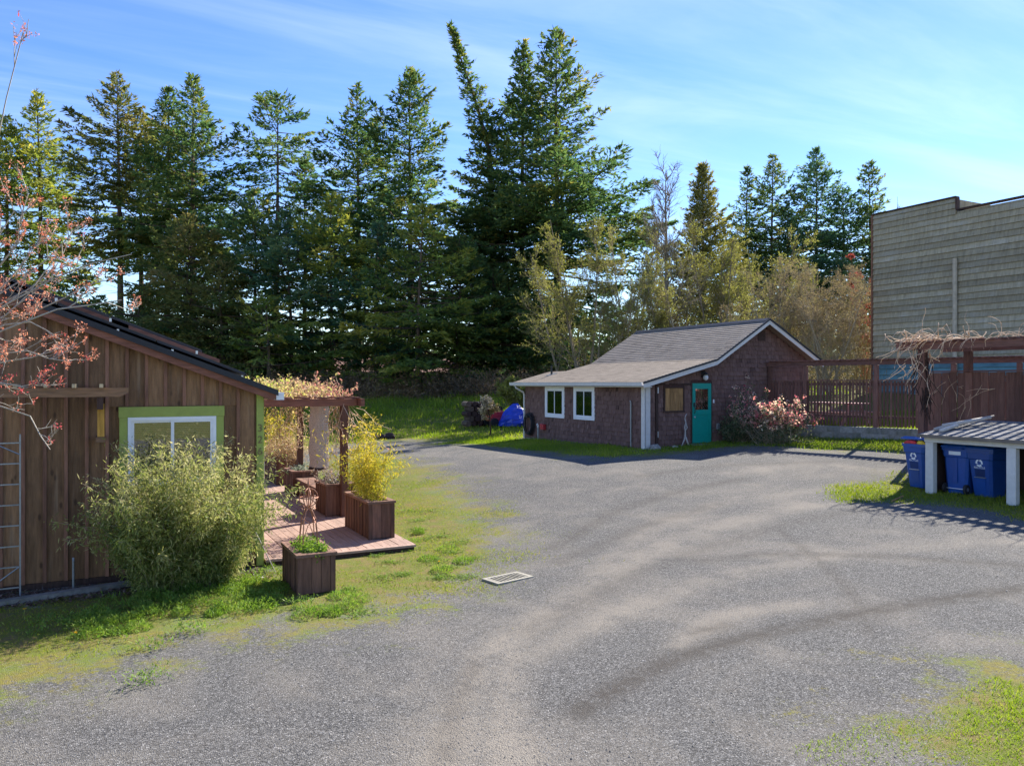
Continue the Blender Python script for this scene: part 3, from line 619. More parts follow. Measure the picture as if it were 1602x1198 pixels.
def text_mesh(s,size,depth=.004):
    c = bpy.data.curves.new('t','FONT'); c.body = s; c.size = size; c.extrude = depth; c.align_x = 'CENTER'; c.align_y = 'CENTER'
    o = bpy.data.objects.new('t',c); COL.objects.link(o); me = bpy.data.meshes.new_from_object(o); bpy.data.objects.remove(o); bpy.data.curves.remove(c); return me
M_bronze = plain('bronze_numeral',(.17,.13,.05),.5,.1)
for s,z in (('3',2.26),('2',2.07),('6',1.88)):
    me = text_mesh(s,.17); me.materials.append(M_bronze); o = piece('house_number',me,(2.272,BY-.062,z),cp,(R(90),0,0))
# roof
rf = part('roof',MB().prism([(-2.6,brz(-2.6)-.14),(2.50,brz(2.50)-.14),(2.50,brz(2.50)-.02),(-2.6,brz(-2.6)-.02)],'y',13.02,21.9).prism([(-7.6,brz(-7.6)-.14),(-2.603,brz(-2.6)-.14),(-2.603,brz(-2.6)-.02),(-7.6,brz(-7.6)-.02)],'y',13.02,21.9),M_roofblk,bld)
part('barge_board',MB().prism([(-4,brz(-1.2)-.175),(-2.6,brz(-2.6)-.175),(2.44,brz(2.44)-.175),(2.50,brz(2.5)-.12),(2.5,brz(2.5)-.022),(-2.6,brz(-2.6)-.022),(-4,brz(-1.2)-.022)],'y',12.98,13.017),M_fasciab,rf)
part('roof_edge',MB().prism([(-2.6,brz(-2.6)-.068),(2.53,brz(2.53)-.068),(2.53,brz(2.53)+.022),(-2.6,brz(-2.6)+.022)],'y',12.945,12.978),M_roofblk,rf)
part('gutter',MB().box(2.505,2.63,13.0,21.8,brz(2.5)-.15,brz(2.5)-.03),M_white,rf)
def panel(x0,x1,y0,y1,lift):
    p = part('solar_panel',MB().prism([(x0,brz(x0)+lift-.04),(x1,brz(x1)+lift-.04),(x1,brz(x1)+lift),(x0,brz(x0)+lift)],'y',y0,y1),M_roofblk,rf)
    part('cell_sheet',MB().prism([(x0+.02,brz(x0+.02)+lift+.002),(x1-.02,brz(x1-.02)+lift+.002),(x1-.02,brz(x1-.02)+lift+.005),(x0+.02,brz(x0+.02)+lift+.005)],'y',y0+.02,y1-.02),M_solar,p)
    return p
for j in range(4):
    for i in range(3):
        panel(2.05-1.32*(i+1)+.01,2.05-1.32*i-.01,13.10+j*1.02,14.10+j*1.02,.115)
for i in range(3): panel(1.42-1.32*(i+1)+.01,1.42-1.32*i-.01,13.35,14.3,.235)
for i in range(3):
    x0 = 1.42-1.32*i; part('panel_rail',MB().prism([(x0-1.3,brz(x0-1.3)+.12),(x0+.25,brz(x0+.25)+.12),(x0+.25,brz(x0+.25)+.19),(x0-1.3,brz(x0-1.3)+.19)],'y',13.31,13.346),M_fasciab,rf)
for xx,l in ((1.98,.0),(1.3,.12),(.95,.0),(.2,.0),(.1,.12),(-.6,.12),(-.9,0)): part('panel_clamp',MB().box(xx-.016,xx+.016,13.04,13.075,brz(xx)+l-.0,brz(xx)+l+.05),M_alu,rf)
# window
WY = BY-.074
w = part('window',MB().box(WX0-.125,WX1+.125,WY-.008,BY-.003,WZ1+.002,WZ1+.16),M_green,wl)
for a_ in (WX0-.115,WX1+.002): part('side_trim',MB().box(a_,a_+.113,WY,BY-.003,WZ0-.11,WZ1),M_green,w)
part('sill',MB().box(WX0-.002,WX1+.002,WY-.02,BY-.003,WZ0-.11,WZ0-.002),M_green,w)
f = part('frame',MB().box(WX0,WX0+.042,WY-.012,BY-.003,WZ0,WZ1).box(WX1-.042,WX1,WY-.012,BY-.003,WZ0,WZ1).box(WX0+.042,WX1-.042,WY-.012,BY-.003,WZ1-.05,WZ1).box(WX0+.042,WX1-.042,WY-.012,BY-.003,WZ0,WZ0+.06),M_white,w)
mid = (WX0+WX1)/2
for p,q,yo in ((WX0+.042,mid+.02,.012),(mid-.03,WX1-.042,-.004)):
    s = MB()
    for B in ((p,p+.045,WZ0+.06,WZ1-.05),(q-.045,q,WZ0+.06,WZ1-.05)): s.box(B[0],B[1],WY+yo,WY+yo+.012,B[2],B[3])
    s.box(p+.045,q-.045,WY+yo,WY+yo+.012,WZ0+.06,WZ0+.105).box(p+.045,q-.045,WY+yo,WY+yo+.012,WZ1-.085,WZ1-.05); part('sash',s,M_white,w)
    part('pane',MB().box(p+.045,q-.045,WY+yo+.005,WY+yo+.008,WZ0+.105,WZ1-.085),M_glass,w)
    part('backing',MB().box(p+.03,q-.03,WY+.048,WY+.054,WZ0+.06,WZ1-.05),M_dark,w)
    bl = MB()
    for j in range(9): bl.box(p+.05,q-.05,WY+.036,WY+.040,WZ1-.12-j*.028,WZ1-.10-j*.028)
    part('blind',bl,M_blind,w)
# wall arbor
ab = part('arbor_beam',MB().prism([(-2.6,2.80),(.22,2.80),(.33,2.86),(.33,2.93),(-2.6,2.93)],'y',12.58,12.63),M_beam,bld)
for xx in (-1.44,-1.06,-.70,-.36,-.02): part('rafter_end',MB().box(xx-.025,xx+.025,12.50,BY-.066,2.932,2.985),M_palecedar,ab)
part('arbor_post',MB().box(-.075,.005,12.60,BY-.066,2.62,2.798),M_darkwood,ab); part('knee_board',MB().box(-.07,.02,12.72,12.80,2.22,2.70),M_cedar,ab); part('knee_block',MB().box(-.09,.03,12.70,BY-.066,2.14,2.218),M_beam,ab)
# ladder trellis on the wall
lt = empty('ladder_trellis',(-1.3,12.9,0),'grey metal ladder trellis leaning on the brown house wall','trellis')
for xx in (-1.62,-1.03): part('rail',MB().box(xx-.010,xx+.010,12.88,12.90,-.05,2.28),M_galv,lt)
for j in range(8): part('rung',MB().box(-1.605,-1.045,12.884,12.900,.12+j*.29,.138+j*.29),M_galv,lt)
part('brace',MB().tube([(-1.6,12.87,.0),(-1.04,12.87,.42)],.01,5),M_galv,lt); part('brace',MB().tube([(-1.6,12.87,2.3),(-1.04,12.87,2.0)],.01,5),M_galv,lt)
tag(part('stand_pipe',MB().tube([(-.38,12.95,-.1),(-.38,12.95,.42),(-.38,12.97,.46)],.016,6),M_galv),'thin grey pipe standing upright against the brown house wall','pipe')
a = gp(0,950); b = gp(275,907); kd = Vector(b-a).normalized()
m = MB(); a2 = Vector(a)-kd*1.0; b2 = Vector(b)+kd*.1; nd = Vector((-kd.y,kd.x,0))
m.add([a2+Vector((0,0,-.1)),b2+Vector((0,0,-.1)),b2+nd*.14+Vector((0,0,-.1)),a2+nd*.14+Vector((0,0,-.1)),a2+Vector((0,0,.07)),b2+Vector((0,0,.07)),b2+nd*.14+Vector((0,0,.07)),a2+nd*.14+Vector((0,0,.07))],[(0,3,2,1),(4,5,6,7),(0,1,5,4),(1,2,6,5),(2,3,7,6),(3,0,4,7)])
tag(part('bed_kerb',m,M_conc),'low concrete kerb edging the planting bed of the brown house','kerb')
# leaning white stick
tag(part('garden_stake',MB().tube([(2.12,12.95,.72),(2.42,12.62,.0)],.008,5),M_drift),'thin pale stake leaning against the lime green corner post','stake')

# ------------------------------------------------------------------ deck, pergola, planters
DZ = .10
dk = empty('wooden_deck',(3.6,13.2,0),'reddish brown wooden deck of long boards beside the brown house','deck')
x = 2.36
while x < 4.86:
    part('deck_board',MB().box(x,x+.137,13.24+random.uniform(-.004,.004),26.0,DZ-.032+random.uniform(-.003,.003),DZ+random.uniform(-.003,.003)),M_deck,dk); x += .146
part('edge_board',MB().box(2.36,4.97,13.12,13.232,DZ-.036,DZ+.003),M_deck,dk); part('skirt_board',MB().box(2.36,4.95,13.15,13.19,-.08,DZ-.037),M_darkwood,dk)
part('joist_frame',MB().box(2.4,4.9,13.4,26,-.1,DZ-.037),M_darkwood,dk)
def planter(x0,x1,y0,y1,h,zb,label,group=None,nb=7,name='wooden_planter'):
    t = empty(name,((x0+x1)/2,(y0+y1)/2,zb),label,'planter',group); c = .07
    part('core',MB().box(x0+.03,x1-.03,y0+.03,y1-.03,zb+.01,zb+h-.10),M_darkwood,t)
    for xx in (x0,x1-c):
        for yy in (y0,y1-c): part('corner_post',MB().box(xx,xx+c,yy,yy+c,zb,zb+h-.045),M_pl,t)
    for s,xx in ((0,x0+.008),(1,x1-.02)):
        n = nb; L = (y1-y0-2*c)/n
        for i in range(n): part('side_board',MB().box(xx+.006,xx+.014,y0+c+i*L+.003,y0+c+(i+1)*L-.003,zb+.015,zb+h-.046),M_pl,t)
        for i in range(1,n): part('side_batten',MB().box(xx-.006 if s==0 else xx+.015,xx+.005 if s==0 else xx+.026,y0+c+i*L-.018,y0+c+i*L+.018,zb+.015,zb+h-.046),M_pl,t)
    nn = max(2,round((x1-x0)/.2)); L = (x1-x0-2*c)/nn
    for yy in (y0+.012,y1-.024):
        for i in range(nn): part('end_board',MB().box(x0+c+i*L+.003,x0+c+(i+1)*L-.003,yy,yy+.012,zb+.015,zb+h-.046),M_pl,t)
    e = .02; cw = .085; z0,z2 = zb+h-.044,zb+h
    for B in ((x0-e,x0+cw,y0+cw,y1-cw),(x1-cw,x1+e,y0+cw,y1-cw),(x0-e,x1+e,y0-e,y0+cw-.003),(x0-e,x1+e,y1-cw+.003,y1+e)): part('cap_board',MB().box(*B,z0,z2),M_plcap,t)
    part('soil',MB().box(x0+cw+.002,x1-cw-.002,y0+cw,y1-cw,zb+h-.099,zb+h-.06),M_soil,t)
    return t
planter(2.42,2.96,11.05,12.10,.58,0.,'dark brown wooden planter on the grass at the lime green post',nb=8)
planter(4.34,4.84,13.9,15.5,.70,DZ,'brown wooden planter at the deck front filled with yellow bamboo',nb=8)
planter(4.28,4.92,16.76,17.7,.70,DZ,'brown wooden planter behind the near pergola post',nb=5)
planter(4.30,4.95,20.2,21.2,.64,DZ,'brown wooden planter at the far end of the deck bench',nb=5)
planter(4.35,4.97,22.6,24.4,.70,DZ,'brown wooden planter holding tan ornamental grass at the deck end',nb=7)
bn = empty('deck_bench',(4.55,18.9,DZ),'brown plank bench between two planters on the deck','bench')
for i in range(3): part('seat_board',MB().box(4.36+i*.15,4.36+i*.15+.142,17.74,20.16,DZ+.43,DZ+.47),M_plcap,bn)
part('apron',MB().box(4.38,4.41,17.76,20.14,DZ+.32,DZ+.428),M_pl,bn)
for yy in (17.9,19.9): part('leg',MB().box(4.42,4.78,yy,yy+.08,DZ,DZ+.428),M_pl,bn)
pg = empty('deck_pergola',(4.6,18.7,DZ),'reddish brown wooden pergola over the deck with leafy vine on top','pergola')
for yy in (16.58,20.85): part('post',MB().bbox(4.57,4.72,yy,yy+.15,DZ,2.50,.008),M_pergpost,pg)
for yy in (16.545,20.82): part('cross_beam',MB().box(2.66,4.90,yy,yy+.21,2.503,2.66),M_pergola,pg)
part('side_beam',MB().box(4.92,5.0,16.3,21.3,2.50,2.66),M_pergola,pg)
for i in range(7): part('rafter',MB().box(2.7+i*.36,2.75+i*.36,16.3,21.3,2.664,2.70),M_pergola,pg)
part('wire',MB().tube([(4.2,16.5,2.68),(5.2,16.48,2.675)],.006,4),M_iron,pg)
# hanging woven screen
m = MB(); nseg = 12
c0 = at_d(503,640,20.6); prof = [(-.23,0),(-.12,-.06),(0,-.08),(.12,-.05),(.23,.02)]
rows = []
for i in range(13):
    t_ = i/12; z = 2.48-(2.48-.98)*t_
    rows.append([(4.66+p[0]*(1+.05*t_)+.02*math.sin(i*1.3),18.9+p[1]*(.6+.5*t_),z-.05*t_*math.cos(p[0]*6)) for p in prof])
for thick in (0,.02):
    pass
vs = [p for r_ in rows for p in r_]+[(p[0],p[1]+.03,p[2]) for r_ in rows for p in r_]; n5 = 5; T_ = 13*5
fs = [(i*5+j,i*5+j+1,(i+1)*5+j+1,(i+1)*5+j) for i in range(12) for j in range(4)]; fs += [tuple(T_+q for q in reversed(f)) for f in fs]
m.add(vs,fs); hs = empty('hanging_screen',(4.66,18.9,2.48),'tan woven screen hanging from the deck pergola with a dark rolled hem','screen')
part('cloth',m,M_tanw,hs,True); part('hem_roll',MB().tube([(q[0],q[1]+.015,q[2]-.02) for q in rows[-1]],.035,7),M_darkwood,hs)
part('hanger',MB().tube([(4.5,18.9,2.46),(4.5,18.9,2.67)],.01,4).tube([(4.82,18.9,2.46),(4.86,18.9,2.67)],.01,4),M_iron,hs)
# thin hook pole
pp = gp(484,735); tag(part('hook_pole',MB().tube([(5.08,21.6,.0),(5.08,21.6,1.75),(5.11,21.6,1.85),(5.19,21.6,1.86),(5.23,21.6,1.8)],.012,5),M_iron),'thin black hook pole standing beside the deck behind the planters','pole')
# armillary obelisk
ob = empty('garden_obelisk',(2.69,11.55,.5),'rusty copper wire obelisk with a globe top standing in the front planter','obelisk'); oc = Vector((2.69,11.55,0)); zb = .50
for k in range(4):
    a = math.pi/4+k*math.pi/2; d = Vector((math.cos(a),math.sin(a),0))
    part('leg',MB().tube([oc+d*.15+Vector((0,0,zb)),oc+d*.145+Vector((0,0,zb+.3)),oc+d*.12+Vector((0,0,zb+.5)),oc+d*.06+Vector((0,0,zb+.62)),oc+d*.03+Vector((0,0,zb+.66))],.009,5),M_copper,ob)
    d2 = Vector((math.cos(a+.5),math.sin(a+.5),0))
    part('scroll',MB().tube([oc+d*.03+Vector((0,0,zb+.62)),oc+d*.09+Vector((0,0,zb+.68)),oc+d*.12+Vector((0,0,zb+.65)),oc+d*.10+Vector((0,0,zb+.62))],.006,5),M_copper,ob)
    part('brace',MB().tube([oc+d*.148+Vector((0,0,zb+.2)),oc+d2*.10+Vector((0,0,zb+.42)),oc+Vector((math.cos(a+math.pi/2),math.sin(a+math.pi/2),0))*.13+Vector((0,0,zb+.5))],.006,5),M_copper,ob)
gc = oc+Vector((0,0,zb+.81))
def ringpts(ax,ay,r,c): return [c+ax*math.cos(t)*r+ay*math.sin(t)*r for t in np.linspace(0,2*math.pi,22)]
X_,Y_,Z_ = Vector((1,0,0)),Vector((0,1,0)),Vector((0,0,1))
for ax,ay in ((X_,Y_),(X_,Z_),(Y_,Z_),((X_+Y_).normalized(),Z_)): part('globe_ring',MB().tube(ringpts(ax,ay,.135,gc),.008,5,False),M_copper,ob)
part('arrow',MB().tube([gc+Vector((-.12,0,.10)),gc+Vector((.12,0,-.10))],.006,5),M_copper,ob)
part('spike',MB().tube([gc+Vector((0,0,-.17)),gc+Vector((0,0,.16)),gc+Vector((0,0,.18)),gc+Vector((0,0,.21)),gc+Vector((0,0,.29))],[.009,.009,.02,.018,.002],6),M_copper,ob)

# ------------------------------------------------------------------ catch basin grate
q = [gp(*p) for p in ((756,907.5),(777,917),(833,903.5),(811,894.5))]
c0 = sum(q)/4; ax = Vector((q[2]-q[1])); ax.z = 0; L1 = ax.length; ax.normalize(); ay = Vector((-ax.y,ax.x,0)); L2 = abs(Vector(q[0]-q[1]).dot(ay))
gr = empty('drain_grate',c0,'pale rectangular drain grate set in the gravel beside the grass','grate')
def obox(mb,u0,u1,v0,v1,z0,z1):
    P = [Vector(c0)+ax*u+ay*v_ for u,v_ in ((u0,v0),(u1,v0),(u1,v1),(u0,v1))]
    mb.add([(p.x,p.y,c0[2]+z0) for p in P]+[(p.x,p.y,c0[2]+z1) for p in P],[(0,3,2,1),(4,5,6,7),(0,1,5,4),(1,2,6,5),(2,3,7,6),(3,0,4,7)]); return mb
h1,h2 = L1/2,L2/2; m = MB(); obox(m,-h1,h1,-h2,-h2*.72,-.05,.022); obox(m,-h1,h1,h2*.72,h2,-.05,.022); obox(m,-h1,-h1*.82,-h2*.72,h2*.72,-.05,.022); obox(m,h1*.82,h1,-h2*.72,h2*.72,-.05,.022)
part('frame',m,M_brick,gr); part('pit',obox(MB(),-h1*.82,h1*.82,-h2*.72,h2*.72,-.05,-.012) if False else obox(MB(),-h1*.82,h1*.82,-h2*.72,h2*.72,-.04,.008),M_dark,gr)
for k in range(9):
    u = -h1*.82+(k+.5)*h1*1.64/9; part('bar',obox(MB(),u-h1*.036,u+h1*.036,-h2*.72,h2*.72,.009,.020),M_brick,gr)

# ------------------------------------------------------------------ bin shelter and bins
SZ = .5
sh = empty('bin_shelter',(17.3,10.2,SZ),'white framed open bin shelter with a grey shingled lean-to roof','shelter')
for yy in (9.20,10.98): part('post',MB().bbox(16.45,16.60,yy,yy+.19,SZ-.15,SZ+1.17,.01),M_whitep,sh)
for yy in (7.4,): part('post',MB().bbox(16.45,16.60,yy,yy+.19,SZ-.15,SZ+1.17,.01),M_whitep,sh)
part('lintel',MB().box(16.44,16.61,7.38,11.18,SZ+1.172,SZ+1.27),M_whitep,sh)
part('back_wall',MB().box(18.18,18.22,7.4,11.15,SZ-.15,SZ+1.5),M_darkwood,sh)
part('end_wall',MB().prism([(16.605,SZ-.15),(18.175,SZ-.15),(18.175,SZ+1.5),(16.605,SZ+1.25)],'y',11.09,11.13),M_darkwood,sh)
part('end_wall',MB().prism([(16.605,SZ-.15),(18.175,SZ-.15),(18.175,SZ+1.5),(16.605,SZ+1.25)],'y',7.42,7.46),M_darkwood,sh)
def srz(x): return SZ+1.29+(x-16.33)*.145
sr = part('roof',MB().prism([(16.33,srz(16.33)),(18.28,srz(18.28)),(18.28,srz(18.28)+.05),(16.33,srz(16.33)+.05)],'y',7.2,11.25),M_roofblk,sh)
part('fascia',MB().box(16.29,16.327,7.19,11.26,SZ+1.275,SZ+1.345),wood('grey_fascia',(.20,.165,.13),'y'),sr)
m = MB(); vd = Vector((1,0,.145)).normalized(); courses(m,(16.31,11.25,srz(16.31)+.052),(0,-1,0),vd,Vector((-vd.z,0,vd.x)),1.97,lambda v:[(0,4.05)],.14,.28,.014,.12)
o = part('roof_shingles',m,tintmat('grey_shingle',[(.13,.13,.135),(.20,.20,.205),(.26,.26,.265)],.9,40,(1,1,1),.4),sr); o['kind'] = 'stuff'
# driftwood lying on the shelter roof
dw = empty('driftwood_pile',(17.2,11.0,srz(17.2)+.07),'bleached driftwood branch lying on the bin shelter roof','driftwood')
for p in ([(16.7,11.1,0),(17.2,10.95,.05),(17.7,10.75,.06),(18.1,10.6,.1)],[(16.9,11.05,.05),(17.3,10.7,.10),(17.8,10.5,.12)],[(16.6,10.9,.0),(17.1,10.85,.04),(17.6,10.9,.03)]):
    part('branch',MB().tube([(a,b,srz(a)+.10+c) for a,b,c in p],[.05,.045,.04,.02][:len(p)],6),M_drift,dw,True)
def arrow_arc(a0,a1,r0,r1):
    m = MB(); n = 6; inn=[];out=[]
    for i in range(n+1):
        a = a0+(a1-a0)*i/n; inn.append((math.cos(a)*r0,math.sin(a)*r0)); out.append((math.cos(a)*r1,math.sin(a)*r1))
    vs = [(p[0],0,p[1]) for p in inn+out]; fs = [(i,i+1,n+2+i,n+1+i) for i in range(n)]
    a = a1; rm = (r0+r1)/2; w_ = (r1-r0)*1.0; tip = a1+.5
    vs += [(math.cos(a)*(rm-w_),0,math.sin(a)*(rm-w_)),(math.cos(a)*(rm+w_),0,math.sin(a)*(rm+w_)),(math.cos(tip)*rm,0,math.sin(tip)*rm)]
    fs.append((len(vs)-3,len(vs)-2,len(vs)-1)); return m.add(vs,fs)
def make_bin(label,loc,rz,emblem=True,lid_open=0.,sticker=False):
    b = empty('recycling_bin',(0,0,0),label,'bin','blue recycling bins at the shelter'); H = 1.02
    def ring(z,w0,d0,y0,c=.05):
        return [(-w0+c,y0-d0,z),(w0-c,y0-d0,z),(w0,y0-d0+c,z),(w0,y0+d0-c,z),(w0-c,y0+d0,z),(-w0+c,y0+d0,z),(-w0,y0+d0-c,z),(-w0,y0-d0+c,z)]
    m = MB(); lv = [ring(0,.215,.24,.03),ring(.10,.225,.255,.03),ring(.80,.265,.315,.0),ring(.82,.285,.335,.0),ring(.95,.295,.345,0),ring(.955,.315,.365,0),ring(H,.315,.365,0)]
    vs = [p for r_ in lv for p in r_]; fs = [tuple(range(7,-1,-1)),tuple(8*6+i for i in range(8))]
    fs += [(l*8+i,l*8+(i+1)%8,(l+1)*8+(i+1)%8,(l+1)*8+i) for l in range(6) for i in range(8)]; m.add(vs,fs)
    part('body',m,M_blue,b)
    lm = MB(); lr = [ring(H+.002,.335,.385,-.01),ring(H+.03,.335,.385,-.01),ring(H+.075,.29,.34,-.01,.09)]
    lm.add([p for r_ in lr for p in r_],[tuple(range(7,-1,-1)),tuple(16+i for i in range(8))]+[(l*8+i,l*8+(i+1)%8,(l+1)*8+(i+1)%8,(l+1)*8+i) for l in range(2) for i in range(8)])
    if lid_open:
        ca,sa = math.cos(-lid_open),math.sin(-lid_open); py,pz = .37,H
        lm.v = [(x_,py+(y_-py)*ca-(z_-pz)*sa,pz+(y_-py)*sa+(z_-pz)*ca) for x_,y_,z_ in lm.v]
    lid = part('lid',lm,M_blue,b)
    part('handle',MB().tube([(-.2,.36,H-.02),(-.2,.43,H+.0),(.2,.43,H+.0),(.2,.36,H-.02)],.018,6),M_blue,b)
    for s in (-1,1):
        w_ = part('wheel',MB().tube([(s*.20,.30,.11),(s*.255,.30,.11)],.11,14),M_tyre,b); part('hub',MB().tube([(s*.256,.30,.11),(s*.262,.30,.11)],.045,10),M_alu,w_)
    part('axle',MB().tube([(-.2,.30,.11),(.2,.30,.11)],.012,6),M_alu,b)
    part('rear_rib',MB().box(-.04,.04,.315,.33,.25,.80),M_blue,b)
    def fy(z): return -.285+(z-.80)*-.10 if False else (.03-.255)+(z-.10)/.70*((-.315)-(.03-.255))
    # grab bar and recess on the front; recess is a flat panel painted shadow-dark
    z0,z2 = .42,.60
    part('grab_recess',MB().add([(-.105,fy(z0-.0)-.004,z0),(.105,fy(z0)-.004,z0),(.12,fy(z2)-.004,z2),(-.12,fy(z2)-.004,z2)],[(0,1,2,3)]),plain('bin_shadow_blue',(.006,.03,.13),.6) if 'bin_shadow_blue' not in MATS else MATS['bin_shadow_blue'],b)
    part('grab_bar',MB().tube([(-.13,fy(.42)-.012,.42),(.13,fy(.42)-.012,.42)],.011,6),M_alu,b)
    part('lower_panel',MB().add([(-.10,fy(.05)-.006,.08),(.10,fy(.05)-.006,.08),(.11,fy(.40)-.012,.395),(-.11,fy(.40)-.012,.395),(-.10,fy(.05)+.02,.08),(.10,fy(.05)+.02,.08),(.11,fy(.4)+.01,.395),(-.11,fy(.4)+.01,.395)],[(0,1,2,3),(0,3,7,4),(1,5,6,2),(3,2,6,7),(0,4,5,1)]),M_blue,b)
    if emblem:
        e = MB()
        for k in range(3):
            aa = arrow_arc(math.pi/2+k*2*math.pi/3+.15,math.pi/2+k*2*math.pi/3+1.50,.045,.082); e.add(aa.v,aa.f)
        eo = part('recycling_emblem',e,M_print,b); eo.location = (0,fy(.735)-.006,.735); eo.rotation_euler = (R(7.3),0,0)
        me = text_mesh('RECYCLE',.062,.001); me.materials.append(M_print); to = bpy.data.objects.new('lettering',me); COL.objects.link(to); to.parent = b; to.location = (0,fy(.632)-.006,.632); to.rotation_euler = (R(97.3),0,0)
    if sticker: part('sticker',MB().add([(-.13,.352,.86),(.13,.352,.86),(.13,.356,.94),(-.13,.356,.94)],[(0,3,2,1)]),M_print,b)
    b.location = loc; b.rotation_euler = (0,0,rz); return b
bz = z1(17.0,11.65)
make_bin('blue recycling bin beside the shelter with its lid propped open by rubbish',(17.04,11.62,bz),R(-90-6),True,.13)
make_bin('blue recycling bin inside the shelter turned to show its wheels and white sticker',(17.10,10.70,z1(17.1,10.7)),R(90+5),False,0,True)
make_bin('blue recycling bin inside the shelter with the lid shut and its emblem facing out',(17.12,10.14,z1(17.1,10.1)),R(-90-4))
rb = tag(part('rubbish_bag',MB().tube([(16.70,11.86,bz+1.03),(16.70,11.74,bz+1.065),(16.71,11.60,bz+1.06),(16.72,11.54,bz+1.03)],[.02,.045,.05,.02],7),M_redprint,None,True),'red and white packaging poking out under the propped bin lid','packaging')
tag(part('rubbish_bag',MB().tube([(16.70,11.53,bz+1.03),(16.69,11.47,bz+1.06),(16.70,11.40,bz+1.055),(16.72,11.34,bz+1.03)],[.02,.055,.05,.02],7),M_yelprint,None,True),'yellow bag poking out under the propped bin lid','bag')
tag(part('fallen_stick',MB().tube([gp(1395,786)+(0,0,.03),gp(1413,780)+(0,0,.06)],.014,5),M_amber),'pale yellow stick lying in the grass in front of the shelter','stick')

# ------------------------------------------------------------------ fences, pergolas and retaining wall on the right
rw = empty('retaining_wall',(20.8,20.1,1.),'low grey concrete block retaining wall under the picket fence','wall')
blk = unit(-.13,.13,-.217,.217,0,.196).mesh('block'); blk.materials.append(M_conc)
for row in range(4):
    for i in range(25):
        yy = 9.1+i*.44+(row%2)*.22
        if yy < 20.0: piece('block',blk,(20.80+random.uniform(-.006,.006),yy,.78+row*.2),rw)
part('backing',MB().box(20.70,20.92,8.9,20.12,.4,1.55),M_conc,rw)
pf = empty('picket_fence',(20.97,20.1,1.5),'dark red brown picket fence with open gaps joined to the cottage','fence')
FX = 20.98; FB,FT = 1.60,3.06
pk = unit(-.011,.011,-.033,.033,0,FT-FB).mesh('picket'); pk.materials.append(M_fence)
yy = 9.3
while yy < 20.0: piece('picket',pk,(FX-.03,yy,FB+random.uniform(-.006,.006)),pf,(0,random.uniform(-.006,.006),random.uniform(-.03,.03))); yy += .108
for z in (1.86,2.92): part('rail',MB().box(FX-.018,FX+.03,9.2,20.15,z,z+.085),M_fencer,pf)
part('cap_rail',MB().box(FX-.07,FX+.06,9.2,20.15,FT+.008,FT+.045),M_fencer,pf)
for yy in (20.08,18.8,16.45,14.2,12.5,10.4): part('post',MB().bbox(FX-.10,FX+.03,yy-.065,yy+.065,1.56,3.58,.006),M_fence,pf)
# long beam with slats above
pb = empty('fence_arbor',(20.97,20.1,3.58),'dark red brown slatted arbor above the picket fence','arbor')
for xx in (FX-.13,): part('beam',MB().box(xx,xx+.06,9.0,20.19,3.583,3.74),M_fencer,pb)
sl_ = unit(-.14,.14,-.06,.06,0,.03).mesh('slat'); sl_.materials.append(M_fencer); yy = 9.1
while yy < 20.1: piece('slat',sl_,(FX-.10+random.uniform(-.01,.01),yy,3.743),pb,(0,0,random.uniform(-.02,.02))); yy += .17
for o_ in (rw,pf,pb): o_.rotation_euler = (0,0,R(16.4))
# board fence behind shelter + tall pergola
bf = empty('board_fence',(20.22,10,.7),'solid dark red brown board fence behind the bin shelter','fence')
BX = 18.5; BF = 20.22
bd = unit(-.012,.012,-.097,.097,0,2.62).mesh('board'); bd.materials.append(M_fence); yy = 6.0; i = 0
while yy < 13.6:
    piece('board',bd,(BF-.03-(.012 if i%2 else 0),yy,.66+random.uniform(-.01,.01)),bf,(0,0,random.uniform(-.02,.02))); yy += .207+random.uniform(-.006,.012); i += 1
for z in (1.0,2.0,3.1): part('rail',MB().box(BF-.015,BF+.03,5.9,13.7,z,z+.09),M_fencer,bf)
part('cap_rail',MB().box(BF-.09,BF+.06,5.9,13.76,3.295,3.33),M_fencer,bf)
part('end_post',MB().bbox(BF-.07,BF+.06,13.765,13.9,.66,3.4,.006),M_fence,bf)
tp = empty('tall_pergola',(18.5,10,.7),'tall dark wooden pergola draped with dry vine behind the bin shelter','pergola')
for xx,yy in ((BX,12.62),(BX,9.3),(BX,6.2),(20.4,12.62),(20.4,9.3)): part('post',MB().bbox(xx-.085,xx+.085,yy-.085,yy+.085,.60,3.84,.006),M_fence,tp)
for xx in (BX,20.4): part('beam',MB().box(xx-.045,xx+.045,5.8,13.35,3.843,4.02),M_fencer,tp)
s2 = unit(-1.46,1.46,-.045,.045,0,.035).mesh('slat'); s2.materials.append(M_fence); yy = 5.9
while yy < 13.35: piece('slat',s2,(19.74+random.uniform(-.05,.05),yy,4.023),tp,(0,0,random.uniform(-.02,.02))); yy += .235
# picnic table and pots on the terrace
pt = empty('picnic_table',(22.7,18.6,1.56),'pinkish wooden picnic table on the lawn behind the picket fence','table')
M_pink = wood('pink_table',(.50,.30,.30),'y')
for i in range(5): part('top_board',MB().box(22.32+i*.15,22.32+i*.15+.14,17.6,19.6,2.28,2.32),M_pink,pt)
for s in (21.85,23.25): part('bench_board',MB().box(s,s+.28,17.6,19.6,1.98,2.02),M_pink,pt)
for yy in (17.9,19.2): part('leg',MB().prism([(21.9,1.5),(22.02,1.5),(22.45,2.278),(22.33,2.278)],'y',yy,yy+.05).prism([(23.38,1.5),(23.5,1.5),(23.07,2.278),(22.95,2.278)],'y',yy+.055,yy+.105).box(21.86,23.52,yy+.11,yy+.15,1.88,1.978),M_pink,pt)

